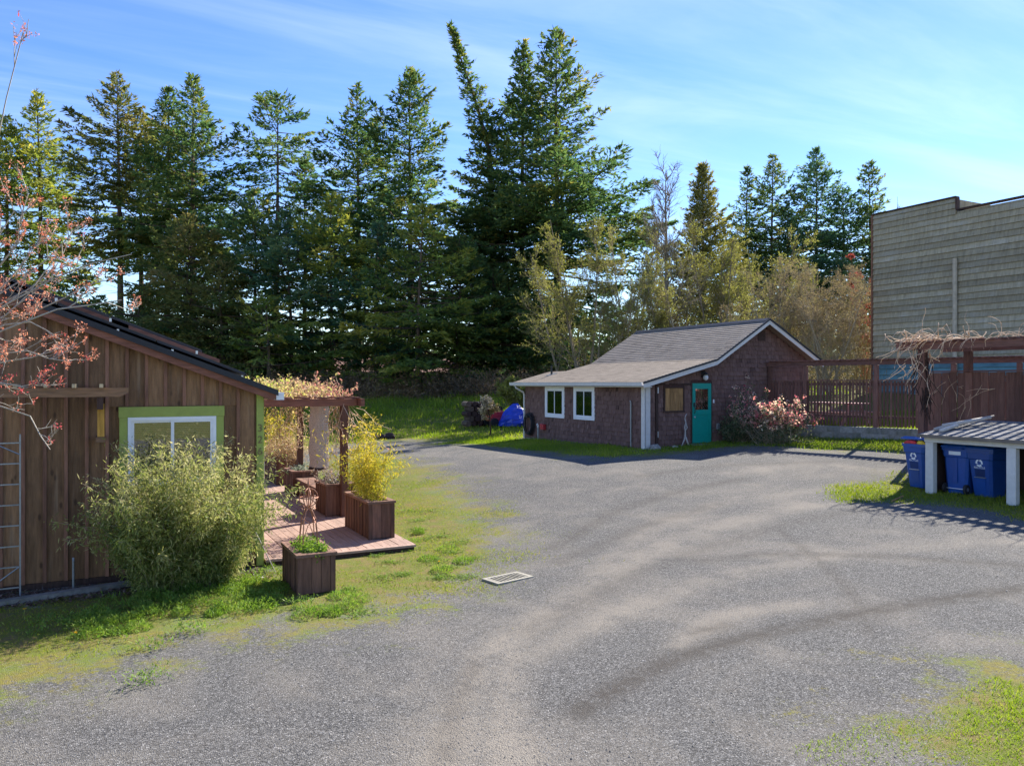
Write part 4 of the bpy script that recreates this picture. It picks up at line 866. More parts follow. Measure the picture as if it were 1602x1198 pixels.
# ------------------------------------------------------------------ weathered building on the right
BX2 = 34.5
bb = empty('weathered_false_front_building',(BX2,22,1.5),'tall weathered building with mossy horizontal siding and stepped parapet','building')
part('wall',MB().box(BX2+.02,BX2+8,8,26.15,.5,10.80).box(BX2+.02,BX2+8,21.95,26.15,10.803,11.42),M_siding,bb)
z = .9; i = 0
while z < 11.4:
    y0,y1 = (6.0,26.2) if z+.28 < 10.95 else (21.9,26.2); h = .275; top = min(z+h,10.86 if y0 < 10 else 11.46)
    me = MB().prism([(BX2-.07,z),(BX2+.015,z),(BX2+.015,top),(BX2-.012,top)],'y',y0,y1)
    part('siding_board',me,M_sidteal if z+h < 4.05 else M_siding,bb); z += .28; i += 1
part('parapet_cap',MB().box(BX2-.10,BX2+.2,21.88,26.3,11.465,11.53),M_darkwood,bb); part('parapet_cap',MB().box(BX2-.10,BX2+.2,6,21.87,10.865,10.93),M_darkwood,bb)
part('corner_board',MB().box(BX2-.09,BX2+.1,26.205,26.29,.9,11.46),M_batten,bb); part('step_board',MB().box(BX2-.09,BX2+.1,21.80,21.898,10.935,11.46),M_darkwood,bb)
pz = at_X(1493,404,BX2-.2); part('pipe',MB().tube([(BX2-.16,pz[1],pz[2]),(BX2-.16,pz[1],1.2)],.10,8),plain('tan_pipe',(.42,.36,.27),.7,.12),bb)
# low house far behind the firs
hh = empty('distant_house',(*at_d(620,590,82)[:2],2.6),'low grey house with brown roof far behind the fir trunks','house')
hx,hy = hh['org'][0],hh['org'][1]
part('wall',MB().box(hx-7,hx+7,hy,hy+6,2.0,4.2),plain('grey_wall',(.22,.24,.26),.8),hh); part('roof',MB().prism([(hy-.6,4.15),(hy+6.6,4.15),(hy+3,5.7)],'x',hx-7.5,hx+7.5),plain('brown_roof',(.20,.10,.07),.85),hh)
for k in range(3): wv = part('window',MB().box(hx-5+k*4,hx-3.6+k*4,hy-.05,hy-.003,2.9,3.8),M_white,hh); part('pane',MB().box(hx-4.9+k*4,hx-3.7+k*4,hy-.06,hy-.052,3.0,3.7),M_dark,wv)

# ------------------------------------------------------------------ small things near the cottage
ds = empty('driftwood_figure',(16.95,19.95,.95),'tall pale driftwood figure standing beside the teal door','driftwood')
b0 = z1(16.95,19.95)
part('branch',MB().tube([(16.78,19.92,b0-.02),(16.85,19.93,b0+.10),(16.93,19.95,b0+.22),(16.98,19.97,b0+.30),(17.0,19.98,b0+.48),(16.97,19.98,b0+.62),(17.02,19.98,b0+.78),(16.98,19.98,b0+.92)],[.022,.022,.03,.04,.03,.032,.026,.022],6),M_drift,ds,True)
part('branch',MB().tube([(17.13,19.93,b0-.02),(17.07,19.95,b0+.12),(17.0,19.97,b0+.3)],[.02,.025,.035],6),M_drift,ds,True)
part('branch',MB().tube([(17.0,19.98,b0+.5),(17.06,19.96,b0+.62),(17.03,19.98,b0+.76)],[.02,.02,.02],6),M_drift,ds,True)
part('tip',MB().tube([(16.98,19.98,b0+.9),(17.0,19.97,b0+1.0),(17.05,19.96,b0+1.08)],[.022,.018,.006],6),M_drift,ds,True)
def rock(x,y,r,label,mat=M_conc,zs=.7,name='rock'):
    import bmesh
    bm = bmesh.new(); bmesh.ops.create_icosphere(bm,subdivisions=2,radius=r)
    for v in bm.verts: v.co *= 1+random.uniform(-.14,.14); v.co.z *= zs
    me = bpy.data.meshes.new(name); bm.to_mesh(me); bm.free(); me.materials.append(mat)
    o = bpy.data.objects.new(name,me); COL.objects.link(o); o.location = (x,y,z1(x,y)+r*zs*.35); tag(o,label,'rock'); return o
rock(15.72,19.95,.19,'grey rock at the foot of the white cottage corner board'); rock(16.5,19.9,.10,'small flat rock left of the driftwood figure',M_drift,.5)
# hose reel and hose, standpipe
hr = empty('garden_hose',(15.36,27.7,.9),'black garden hose coiled on the cottage side wall','hose'); m = MB(); zc_ = 1.33
for j,rr in enumerate((.44,.40,.36,.42,.38)):
    xx = 15.42-.03*j; part('coil',MB().tube([(xx,27.68+math.cos(t)*rr*.85,zc_+math.sin(t)*rr*1.02) for t in np.linspace(0,2*math.pi,26)],.021,6,False),M_tyre,hr,True)
part('hanger',MB().box(15.25,15.478,27.6,27.76,1.60,1.66),M_iron,hr)
sp = empty('standpipe',(15.3,26.75,.6),'grey standpipe with a red valve box beside the coiled hose','standpipe')
part('pipe',MB().tube([(15.30,26.8,z1(15.3,26.8)-.05),(15.30,26.8,1.25)],.03,6),M_galv,sp); part('tap',MB().tube([(15.30,26.8,1.25),(15.30,26.8,1.33),(15.25,26.8,1.36)],.045,6),M_whitep,sp)
part('valve_box',MB().bbox(15.32,15.47,26.45,26.72,1.16,1.38,.02),M_red,sp)
# lawn edge stones, junk by the lawn: log pile, mower, tarp
def on(px,d): x,y,u = ray(px,599); return x*d,y*d
tx,ty = on(806,37.5); tz = z1(tx,ty)
tm = MB(); nr,ns = 7,14; vs = []
for i in range(nr):
    t_ = i/(nr-1); rr = .85*(1-t_**2.2*.75)
    for j in range(ns): 
        a = 2*math.pi*j/ns; w_ = 1+.10*math.sin(3*a+i)+random.uniform(-.06,.06); vs.append((tx+math.cos(a)*rr*1.0*w_,ty+math.sin(a)*rr*w_,tz-.03+1.0*t_*(1+.08*math.sin(2*a))))
fs = [(i*ns+j,i*ns+(j+1)%ns,(i+1)*ns+(j+1)%ns,(i+1)*ns+j) for i in range(nr-1) for j in range(ns)]+[tuple((nr-1)*ns+j for j in range(ns))]
tag(part('tarp_covered_pile',tm.add(vs,fs),M_tarp,None,False),'bright blue tarp draped over a heap on the lawn behind the cottage','tarp')
mx_,my_ = on(783,37.8); mz = z1(mx_,my_)
mw = empty('garden_tractor',(mx_,my_,mz),'small red garden tractor parked on the lawn beside the blue tarp','tractor')
part('hood',MB().bbox(mx_-.75,mx_+.1,my_-.25,my_+.25,mz+.38,mz+.75,.08),M_red,mw); part('seat',MB().bbox(mx_+.3,mx_+.7,my_-.22,my_+.22,mz+.55,mz+.70,.05).bbox(mx_+.62,mx_+.72,my_-.22,my_+.22,mz+.70,mz+1.0,.03),M_iron,mw)
part('deck_body',MB().bbox(mx_-.6,mx_+.85,my_-.38,my_+.38,mz+.25,mz+.40,.06),M_red,mw); part('steering',MB().tube([(mx_+.05,my_,mz+.7),(mx_+.25,my_,mz+.98)],.02,6).tube([(mx_+.2+.04*math.cos(t)*-1,my_+.17*math.cos(t),mz+1.0+.14*math.sin(t)*.5) for t in np.linspace(0,6.28,12)],.018,5,False),M_iron,mw)
for sx_,r_ in ((-.5,.2),(.55,.27)):
    for sy in (-.42,.34): w_ = part('wheel',MB().tube([(mx_+sx_,my_+sy,mz+r_),(mx_+sx_,my_+sy+.12,mz+r_)],r_,12),M_tyre,mw)
lx,ly = on(757,38.3); lz = z1(lx,ly)
lg = empty('log_pile',(lx,ly,lz),'dark pile of split logs on the lawn left of the red tractor','log pile')
for r_ in range(5):
    for c in range(7-r_//2):
        cx_ = lx-.95+c*.31+(r_%2)*.15; part('log',MB().tube([(cx_,ly-.3+random.uniform(-.05,.05),lz+.14+r_*.235),(cx_,ly+.3,lz+.14+r_*.235)],.145+random.uniform(-.02,.01),7),M_darkwood if random.random() < .7 else M_bark,lg)
for i,(px,d,r_) in enumerate(((597,34.6,.22),(610,34.7,.26),(588,34.5,.2))):
    x,y = on(px,d); rock(x,y,r_,('dark round stone at the lawn edge, smallest of three' if i==2 else ('dark round stone at the lawn edge, largest of three' if i==1 else 'dark round stone at the lawn edge, middle of three')),M_darkwood)

# ------------------------------------------------------------------ trees
def conifer(px,top_y,d,hw,cb_y,label,mat=None,seed=0,dens=1.,sparse=0.,path=None,droop=.35,group='fir trees behind the lawn',leaf=.34,irr=.3,name='fir_tree',power=.8,cat='tree'):
    global rng
    rng = np.random.default_rng(1000+seed); mat = mat or L_fir
    bx,by = on(px,d); bz = z1(bx,by); H = CAMZ+(CY-top_y)/FPX*d-bz; Rm = hw/FPX*d*1.58; cb = max(.6,CAMZ+(CY-cb_y)/FPX*d-bz)
    K = 24
    if path:
        pp = np.array([at_d(a,b,d) for a,b in path]); pp[0] = (bx,by,bz); tt = np.linspace(0,1,len(pp)); ts = np.linspace(0,1,K); C = np.stack([np.interp(ts,tt,pp[:,i]) for i in range(3)],1)
    else:
        ts = np.linspace(0,1,K); w1 = rng.uniform(.1,.4); C = np.stack([bx+w1*np.sin(ts*3+seed)*ts, by+.25*np.cos(ts*2.3+seed)*ts, bz+ts*H],1)
    t = empty(name,(bx,by,bz),label,cat,group); Vt = [tubes(C[None],max(.16,H*.0125),.02,8)]; zrel = C[:,2]-bz
    # whorls
    hw_ = []; h = cb
    while h < H*.985:
        hw_.append(h); h += rng.uniform(.30,.60)*(.55+.45*(1-(h-cb)/(H-cb)))/dens
    hw_ = np.array(hw_); nw = len(hw_); lf = 1+irr*.9*np.interp(hw_,np.linspace(0,H,14),rng.normal(size=14)); nb = rng.integers(3,6,nw)
    h = np.repeat(hw_,nb)+rng.normal(size=nb.sum())*.10; h = np.clip(h,cb*.9,H*.99); wf = np.repeat(np.clip(lf,.5,1.5),nb); n = len(h)
    u = np.clip((h-cb)/(H-cb),0,1); az = np.repeat(rng.uniform(0,6.28,nw),nb)+np.concatenate([np.arange(k)*6.283/k for k in nb])+rng.normal(size=n)*.35
    prof = np.minimum(1,(1-u)*(2.35-1.1*power))**.95*(.80+.20*np.minimum(1,u*4)); sbias = rng.uniform(0,6.28)
    secl = 1+irr*.8*np.sin(az*2+h*.6+seed)
    L = Rm*prof*wf*secl*(1+.12*np.cos(az-sbias))*np.where(rng.random(n)<.18,rng.uniform(1.1,1.4,n),rng.uniform(.55,1.1,n))+.16+.2*(1-u)
    L = np.minimum(L,1.18*Rm*prof+.45)
    keep = rng.random(n) > sparse*(1.1-.5*u); h,u,az,L = h[keep],u[keep],az[keep],L[keep]; n = len(h)
    p0 = np.stack([np.interp(h,zrel,C[:,i]) for i in range(3)],1)
    st = np.linspace(0,1,7); el = .85*u**1.5-.10-droop*.25*(1-u)+rng.normal(size=n)*.12; hor = np.stack([np.cos(az),np.sin(az),np.zeros(n)],1)
    Zb = L[:,None]*(st[None]*np.sin(el)[:,None]-droop*.5*(1-u[:,None]*.8)*st[None]**2+.36*np.maximum(st[None]-.5,0)**1.4)
    B = p0[:,None,:]+hor[:,None,:]*(L[:,None]*st[None]*np.cos(el)[:,None])[...,None]; B[...,2] += Zb; B += rng.normal(size=B.shape)*.018*L[:,None,None]*st[None,:,None]
    # foliage plates
    cnt = np.maximum(12,(L*(.40*L+.62)*25/(leaf/.34)**2*1.0)).astype(int); idx = np.repeat(np.arange(n),cnt); M = len(idx)
    tq = rng.random(M)**.75; tq = .14+.86*tq; tq = np.where(L[idx] > 2,np.maximum(tq,.22+.1*rng.random(M)),tq)
    f = tq*6; k = np.minimum(f.astype(int),5); fr = (f-k)[:,None]; base = B[idx,k]*(1-fr)+B[idx,k+1]*fr; tan = norm(B[idx,k+1]-B[idx,k]); sd = norm(np.cross(tan,np.array((0,0,1.))))
    wq = (.44*L[idx]*(1.02-tq)**.75*np.minimum(1,tq*2.5)+.10); twig = np.round(tq*L[idx]/.33); ph = np.where((twig+idx)%2 == 0,1,-1); sgn = np.where(rng.random(M) < .8,ph,-ph)
    sv = sgn*rng.random(M)**.8; P = base+sd*(sv*wq)[:,None]+tan*(np.abs(sv)*wq*.45)[:,None]; P[:,2] -= .22*(np.abs(sv)*wq)+rng.random(M)*.10; P += rng.normal(size=P.shape)*.045
    D = norm(tan*.75+sd*(np.sign(sv)*.75)[:,None]+rng.normal(size=(M,3))*.38+np.array((0,0,-.10)))
    tb = np.clip(rng.normal(.37,.15,n)+.16*u,0,1); ti = np.clip(tb[idx]+rng.normal(size=M)*.13+.22*(tq-.5),0,1)  # needle tint lightens up the crown, painting its top as lit
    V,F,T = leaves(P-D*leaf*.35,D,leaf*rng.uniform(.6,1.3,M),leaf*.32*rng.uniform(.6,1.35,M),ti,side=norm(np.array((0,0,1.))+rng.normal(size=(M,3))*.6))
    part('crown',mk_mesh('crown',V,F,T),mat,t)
    Vt.append(tubes(B[:,[0,3,6]],.010+.010*L,.006,3))
    if cb > 3:
        m_ = 30; hh_ = rng.uniform(1.5,cb,m_); s0 = np.stack([np.interp(hh_,zrel,C[:,i]) for i in range(3)],1); dd = rand_dirs(m_); dd[:,2] = dd[:,2]*.3-.1
        Vt.append(tubes(stems(s0,dd,rng.uniform(.6,2.2,m_),4,.12,0,.1),.025,.006,3))
    V,F = cat_vf(Vt); part('trunk',mk_mesh('trunk',V,F,smooth=True),M_bark,t)
    return t
firs = [ # px top d hw crown_base label mat kw
 (8,180,57,58,470,'fir with yellowish green crown at the far left of the row',L_firy,dict(sparse=.1)),
 (62,140,58,60,470,'open crowned fir with a bare upper trunk beside the yellowish firs',L_firy,dict(sparse=.25)),
 (188,113,54,62,395,'brownish fir with a long bare lower trunk above the solar roof',L_firb,dict(sparse=.1,power=.7)),
 (222,172,56,52,400,'slimmer brownish fir twinned with the bare trunked fir',L_firb,dict(sparse=.15)),
 (302,112,52,72,500,'broad dark fir with a pointed dense top',L_fir,dict(power=.75)),
 (262,132,54,52,470,'narrow dark fir against the broad pointed fir',L_fir,{}),
 (432,145,54,62,330,'fir with a sparse spire standing alone in the gap',L_fir,dict(sparse=.28,power=.75)),
 (476,250,56,45,460,'short ragged fir right of the sparse spire',L_fir,dict(sparse=.2)),
 (560,130,54,62,500,'fir with a crooked thin top beside the tall dark pair',L_fir,dict(sparse=.12,power=.7)),
 (642,105,52,85,520,'tall dark fir with tiered branches and a knobbly top',L_fir,dict(power=.7)),
 (872,42,50,100,560,'massive dark fir with long upswept branches over the cottage',L_fir,dict(power=.72,irr=.32,dens=.95)),
 (818,62,51,70,560,'second trunk top of the massive dark fir group',L_fir,dict(power=.7,irr=.35)),
]
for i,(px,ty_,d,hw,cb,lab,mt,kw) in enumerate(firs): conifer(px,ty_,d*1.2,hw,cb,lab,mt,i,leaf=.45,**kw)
conifer(770,35,60.6,66,560,'dark fir whose bare leader leans out to the left at the top',L_fir,40,path=[(775,590),(775,480),(772,370),(768,290),(764,230),(746,165),(722,95),(703,33)],power=1.5,irr=.3,dens=1.1,leaf=.45)
under = [(120,430,47,70,575,L_fir),(215,450,46,66,580,L_firb),(290,335,46,80,575,L_firb),(395,300,46,75,575,L_fir),(345,410,44,66,580,L_firb),(455,330,45,72,578,L_firg),(520,300,45,74,575,L_firy),(590,345,45,70,580,L_firg),(655,320,43,74,582,L_firy),(715,370,45,74,585,L_fir),(770,420,46,70,590,L_fir),(420,470,42,56,585,L_firy)]
ulab = ['young dark fir behind the red budded maple','young brownish fir under the bare trunked pair','bushy brownish fir in front of the broad dark fir','young dark fir below the sparse spire','small brown tipped fir near the solar roof','blue green young fir below the ragged fir','light green young fir above the deck pergola','blue green young fir in front of the crooked fir','light green feathery fir in front of the tall tiered fir','dark young fir left of the leaning leader fir','dark young fir at the foot of the massive fir','short light green fir just above the house eave']
for i,(px,ty_,d,hw,cb,mt) in enumerate(under): conifer(px,ty_,d*1.2,hw,cb,ulab[i],mt,60+i,group='young firs in front of the tall firs',leaf=.40,sparse=.08,dens=1.05,power=.85)
bgl = [(1168,255,76,34,520,'narrow fir on the left of the distant blue green firs',L_fir),(1207,240,75,50,520,'distant fir with a forked bushy top',L_fir),(1275,230,79,62,530,'tallest of the distant blue green conifers behind the bare thicket',L_firg),(1318,290,78,50,530,'shorter distant blue green fir beside the tallest one',L_firg),(1362,252,77,50,530,'distant fir beside the weathered building parapet',L_fir),(1235,330,74,45,540,'low distant fir filling the gap between taller ones',L_firg)]
for i,(px,ty_,d,hw,cb,lab,mt) in enumerate(bgl): conifer(px,ty_,d,hw,cb,lab,mt,80+i,group='distant firs behind the cottage',leaf=.46,dens=.85,power=.8,sparse=.05)
conifer(1097,255,58,40,560,'yellow green cone shaped conifer behind the cottage roof',leafmat('conifer_yellowgreen',[(.13,.13,.035),(.19,.19,.05),(.26,.25,.07),(.32,.27,.11)],.4),95,leaf=.36,dens=2.0,irr=.06,droop=-.5,group='trees behind the cottage',name='cypress_tree',power=.8)

def broadleaf(px,top_y,d,hw,label,leafm,barkm,seed,n1=16,n2=9,n3=6,leafn=4,leaf=.10,trunk_n=1,clear=.15,up=.25,group='trees behind the cottage',r0=None,name='deciduous_tree',curl=.16,ang=.75,base_z=None,lw=.6,cat='tree',twl=.22,ltop=2.):
    global rng
    rng = np.random.default_rng(2000+seed); bx,by = on(px,d); bz = z1(bx,by) if base_z is None else base_z
    H = CAMZ+(CY-top_y)/FPX*d-bz; Rm = hw/FPX*d; t = empty(name,(bx,by,bz),label,cat,group); t['H'] = H; t['R'] = Rm
    r0 = r0 or H*.011; sd = rng.normal(size=(trunk_n,3))*(.0 if trunk_n==1 else Rm/H*.55); sd[:,2] = 1
    P0 = stems(np.tile((bx,by,bz-.1),(trunk_n,1))+(rng.normal(size=(trunk_n,3))*np.array((.25,.25,0)) if trunk_n > 1 else 0),sd,np.full(trunk_n,H*1.0)*rng.uniform(.88,1.,trunk_n),12,.035,.05)
    vt = [tubes(P0,r0,r0*.10,6)]
    s,dn,tp_ = children(P0,n1,ang,clear,.97,up); L1 = Rm*1.15*(1-tp_*.72)*rng.uniform(.6,1.1,len(s)); P1 = stems(s,dn,L1,6,curl,.06); vt.append(tubes(P1,r0*.38*(1-tp_*.6),r0*.06,4))
    s,dn,tp_ = children(P1,n2,.7,.2,1.,.12); L2 = np.repeat(L1,n2)*.62*(1-tp_*.45)*rng.uniform(.6,1.1,len(s)); P2 = stems(s,dn,L2,4,curl*1.2,.05); vt.append(tubes(P2,r0*.13,r0*.035,3))
    s,dn,tp_ = children(P2,n3,.65,.15,1.,.1); L3 = np.maximum(np.repeat(L2,n3)*.62,twl)*rng.uniform(.6,1.3,len(s)); P3 = stems(s,dn,L3,2,curl*1.3,.05); vt.append(tubes(P3,r0*.06,r0*.025,3))
    V,F = cat_vf(vt); part('trunk',mk_mesh('trunk',V,F,smooth=True),barkm,t)
    if leafn:
        n = len(P3)*leafn; i = rng.choice(len(P3),n,p=L3/L3.sum()); i = i[P3[i,1,2] < bz+H*ltop]; n = len(i); k = rng.integers(1,3,n); u = rng.random(n)[:,None]
        P = P3[i,k-1]*(1-u)+P3[i,k]*u; D = norm(rand_dirs(n)+np.array((0,0,.1)))
        clump = rng.normal(size=len(P1))*.2; ti = np.clip(.5+clump[(i//(n2*n3))%len(P1)]+rng.normal(size=n)*.2,0,1)
        V,F,T = leaves(P,D,leaf*rng.uniform(.6,1.3,n),leaf*lw*rng.uniform(.7,1.2,n),ti); part('crown',mk_mesh('crown',V,F,T),leafm,t)
    return t
def tree_copy(src,px,top_y,d,hw,label,rz,sx):
    bx,by = on(px,d); bz = z1(bx,by); H = CAMZ+(CY-top_y)/FPX*d-bz; c = src.copy(); COL.objects.link(c); c.location = (bx,by,bz); c['org'] = (bx,by,bz); c.rotation_euler = (0,0,rz); c['label'] = label
    k = H/src['H']; w_ = (hw/FPX*d)/src['R']; c.scale = (w_*sx,w_,k)
    for ch in src.children: q = ch.copy(); COL.objects.link(q); q.parent = c
    return c
tA = broadleaf(905,335,42,92,'vase shaped tree with fresh pale green buds left of the cottage roof',L_spring,M_twig,1,n1=14,n2=9,n3=7,leafn=9,leaf=.062,trunk_n=4,ang=.6,up=.30,r0=.09)
tB = broadleaf(1040,222,47,98,'tall thin birch like tree with bare top and upright trunk',L_spring,M_barkg,2,n1=46,n2=8,n3=5,leafn=3,leaf=.07,ang=.7,up=.45,clear=.12,r0=.19,ltop=.6)
tree_copy(tA,985,335,49,80,'pale green budding tree between the massive fir and the thin birch',1.9,1.); tree_copy(tA,1135,325,47,95,'dense yellow green tree rising right above the cottage ridge',3.6,1.); tree_copy(tA,1062,400,44,85,'yellow green bushy tree directly behind the cottage ridge',5.1,1.)
tree_copy(tA,950,420,46,80,'low budding tree behind the far end of the cottage roof',2.7,1.)
tC = broadleaf(1110,240,62,50,'leafless thin tree behind the cone shaped conifer',L_spring,M_barkg,6,n1=34,n2=8,n3=5,leafn=0,ang=.7,up=.3,r0=.12)
tree_copy(tC,1412,285,66,42,'leafless tree peeping over the weathered building parapet',2.,1.)
tD = broadleaf(1215,415,42,85,'bare brown thicket shrub behind the cottage gable',leafmat('dry_bud',[(.25,.19,.11),(.31,.24,.13),(.30,.265,.09),(.36,.29,.17)],.4,.01),M_twig,20,n1=11,n2=9,n3=6,leafn=4,leaf=.055,trunk_n=9,clear=.08,ang=.6,up=.05,curl=.26,group='bare thicket behind the fence',name='bare_shrub',r0=.06,cat='shrub')
tree_copy(tD,1290,425,40,95,'bare brown thicket shrub over the picket fence',1.7,1.); tree_copy(tD,1350,425,43,80,'bare brown thicket shrub against the weathered building',3.3,1.); q = tree_copy(tA,1190,372,50,75,'olive budding tree beside the bare thicket',4.2,1.)
broadleaf(1362,385,45,26,'red twigged shrub at the corner of the weathered building',L_redtwig,plain('red_twig',(.25,.06,.05),.8,.2),30,n1=10,n2=7,n3=6,leafn=5,leaf=.11,trunk_n=4,ang=.4,up=.4,group='bare thicket behind the fence',name='red_shrub',r0=.05,cat='shrub')
# small young tree on the lawn, shrubs next to the tarp
broadleaf(767,622,33.5,30,'young tree with pale blossom on a thin trunk in the lawn',leafmat('pale_bloom',[(.30,.24,.10),(.42,.34,.16),(.55,.48,.34),(.50,.36,.30)],.45),M_darkwood,31,n1=12,n2=6,n3=5,leafn=6,leaf=.09,clear=.42,ang=.95,up=.1,group='garden shrubs',name='young_tree',r0=.045)
broadleaf(806,598,41,38,'leafy green shrub rising behind the blue tarp',L_spring,M_twig,32,n1=9,n2=7,n3=6,leafn=7,leaf=.16,trunk_n=4,ang=.6,group='garden shrubs',name='leafy_shrub',r0=.05,cat='shrub')
# brush along the foot of the firs: one mass
def brush(name,label,pxs,ds,n,hmin,hmax,mat,barkm,ls=.17):
    global rng
    rng = np.random.default_rng(len(label)); px = rng.uniform(*pxs,n); d = rng.uniform(*ds,n); r = (px-CX)/FPX; X = (SA+r*CA)*d; Y = (CA-r*SA)*d; Z = zf(X,Y)
    s = np.stack([X,Y,Z],1); dd = rand_dirs(n); dd[:,2] = np.abs(dd[:,2])+.5; P = stems(s,dd,rng.uniform(hmin,hmax,n),5,.3,.0,.25); V1_,F1_ = tubes(P[::2,::2][:,:3],.022,.006,3)
    m_ = n*(16 if ls < .5 else 9); i = rng.integers(0,n,m_); k = rng.integers(1,6,m_); u = rng.random(m_)[:,None]; Q = P[i,k-1]*(1-u)+P[i,k]*u+rng.normal(size=(m_,3))*ls*.8; Q[:,2] = np.maximum(Q[:,2],Z[i]+.02)
    ti = np.clip(.4+.3*np.sin(X[i]*.9)+rng.normal(size=m_)*.2,0,1); V,F,T = leaves(Q,rand_dirs(m_),ls*rng.uniform(.6,1.4,m_),ls*.5*rng.uniform(.6,1.4,m_),ti)
    o = part(name,mk_mesh(name,V,F,T),mat); tag(o,label,'brush',None,'stuff'); o2 = part('stems',mk_mesh('stems',V1_,F1_),barkm,o); return o
brush('brush_thicket','tangled brown brush and brambles along the foot of the firs',(380,880),(47.5,53),2200,.7,2.2,L_brush,M_twig)
brush('leafy_brush','dark green brush among the trunks behind the house roof',(60,560),(52,60),1600,.8,2.6,leafmat('dark_brush',[(.02,.04,.015),(.05,.07,.02),(.09,.09,.03),(.13,.10,.05)],.3),M_bark)
brush('far_thicket','dull olive undergrowth behind the cottage and fence',(880,1420),(52,66),2200,1.5,5.0,leafmat('olive_brush',[(.08,.07,.02),(.14,.12,.035),(.20,.15,.06),(.20,.17,.05)],.35),M_twig)

brush('far_woods','dark far woods closing the view behind the fir trunks',(-80,1480),(92,120),3600,5.0,11.0,leafmat('far_leaf',[(.03,.055,.02),(.06,.08,.03),(.10,.10,.04),(.15,.12,.06)],.4,.01),M_bark,1.15)
# ------------------------------------------------------------------ red budded maple reaching in from the left
rng = np.random.default_rng(50)
mp_root = on(-190,8.6); mz0 = z1(*mp_root)
mt = empty('red_budded_maple',(mp_root[0],mp_root[1],mz0),'lichen grey maple branches with red spring buds in front of the brown house','tree')
TB = np.array((mp_root[0],mp_root[1],mz0-.1)); TT = np.array((mp_root[0]+.05,mp_root[1]+.05,1.9))
P0 = np.linspace(TB,TT,6)[None]+rng.normal(size=(1,6,3))*.02
limb_px = [((-110,560),(70,490),(188,470)),((-110,540),(50,450),(200,395)),((-100,520),(20,400),(45,300)),((-105,500),(-30,300),(33,50)),((-110,600),(40,560),(110,540)),((-110,620),(30,640),(78,705)),((-110,590),(10,600),(55,605)),((-105,530),(60,420),(125,350)),((-105,510),(10,350),(-5,240)),((-110,560),(40,500),(95,530)),((-110,540),(90,470),(165,440)),((-108,550),(20,530),(80,600)),((-106,545),(30,480),(90,400)),((-106,520),(-20,420),(20,330)),((-110,650),(10,660),(50,640)),((-110,600),(20,590),(45,640)),((-105,530),(80,430),(100,380)),((-110,580),(20,545),(110,575)),((-107,555),(60,500),(150,510)),((-104,520),(30,430),(70,350)),((-107,560),(20,470),(70,440)),((-109,570),(0,520),(60,480))]
limbs = []
for (a,b,c) in [limb_px[i_] for i_ in (0,1,2,3,4,5,6,7,9,10,12,13,16,17,19,20)]:
    d = rng.uniform(7.9,9.4); A,B,C_ = at_d(*a,8.6),at_d(*b,d),at_d(*c,d+rng.uniform(-.3,.5)); ts = np.linspace(0,1,11)[:,None]; s0 = TT+np.array((0,0,rng.uniform(-.4,.05)))
    Q1 = np.array([s0,A*.5+s0*.5+np.array((0,0,.1)),A,B,C_]); tq = np.linspace(0,1,5); limbs.append(np.stack([np.interp(ts[:,0],tq,Q1[:,i]) for i in range(3)],1)+rng.normal(size=(11,3))*.018)
LB = np.array(limbs); vt = [tubes(P0,.11,.085,8),tubes(LB,.019,.005,5)]
s,dn,tp_ = children(LB,9,.6,.36,1.,.1); P2 = stems(s,dn,rng.uniform(.18,.55,len(s)),5,.2,.1); vt.append(tubes(P2,.0055,.0025,4))
s,dn,tp_ = children(P2,3,.6,.2,1.,.2); P3 = stems(s,dn,rng.uniform(.06,.2,len(s)),3,.2,.1); vt.append(tubes(P3,.0045,.002,3))
V,F = cat_vf(vt); part('trunk',mk_mesh('trunk',V,F,smooth=True),M_twigl,mt)
tips = np.concatenate([P2[:,-1],P2[:,3],P3[:,-1],P3[:,1]]); bare = (tips[:,2] < 2.9) & (rng.random(len(tips)) < .80); tips = tips[~bare]; tips = tips[rng.random(len(tips)) < .68]
n = len(tips)*9; P = np.repeat(tips,9,0)+rng.normal(size=(n,3))*.016
tt_ = np.clip(np.repeat(.55-.3*(tips[:,2] < 3.2)+rng.normal(size=len(tips))*.18,9)+rng.normal(size=n)*.12,0,1)
V,F,T = leaves(P,norm(rand_dirs(n)+np.array((0,0,.2))),rng.uniform(.018,.040,n),rng.uniform(.009,.018,n),tt_); part('crown',mk_mesh('crown',V,F,T),L_red,mt)

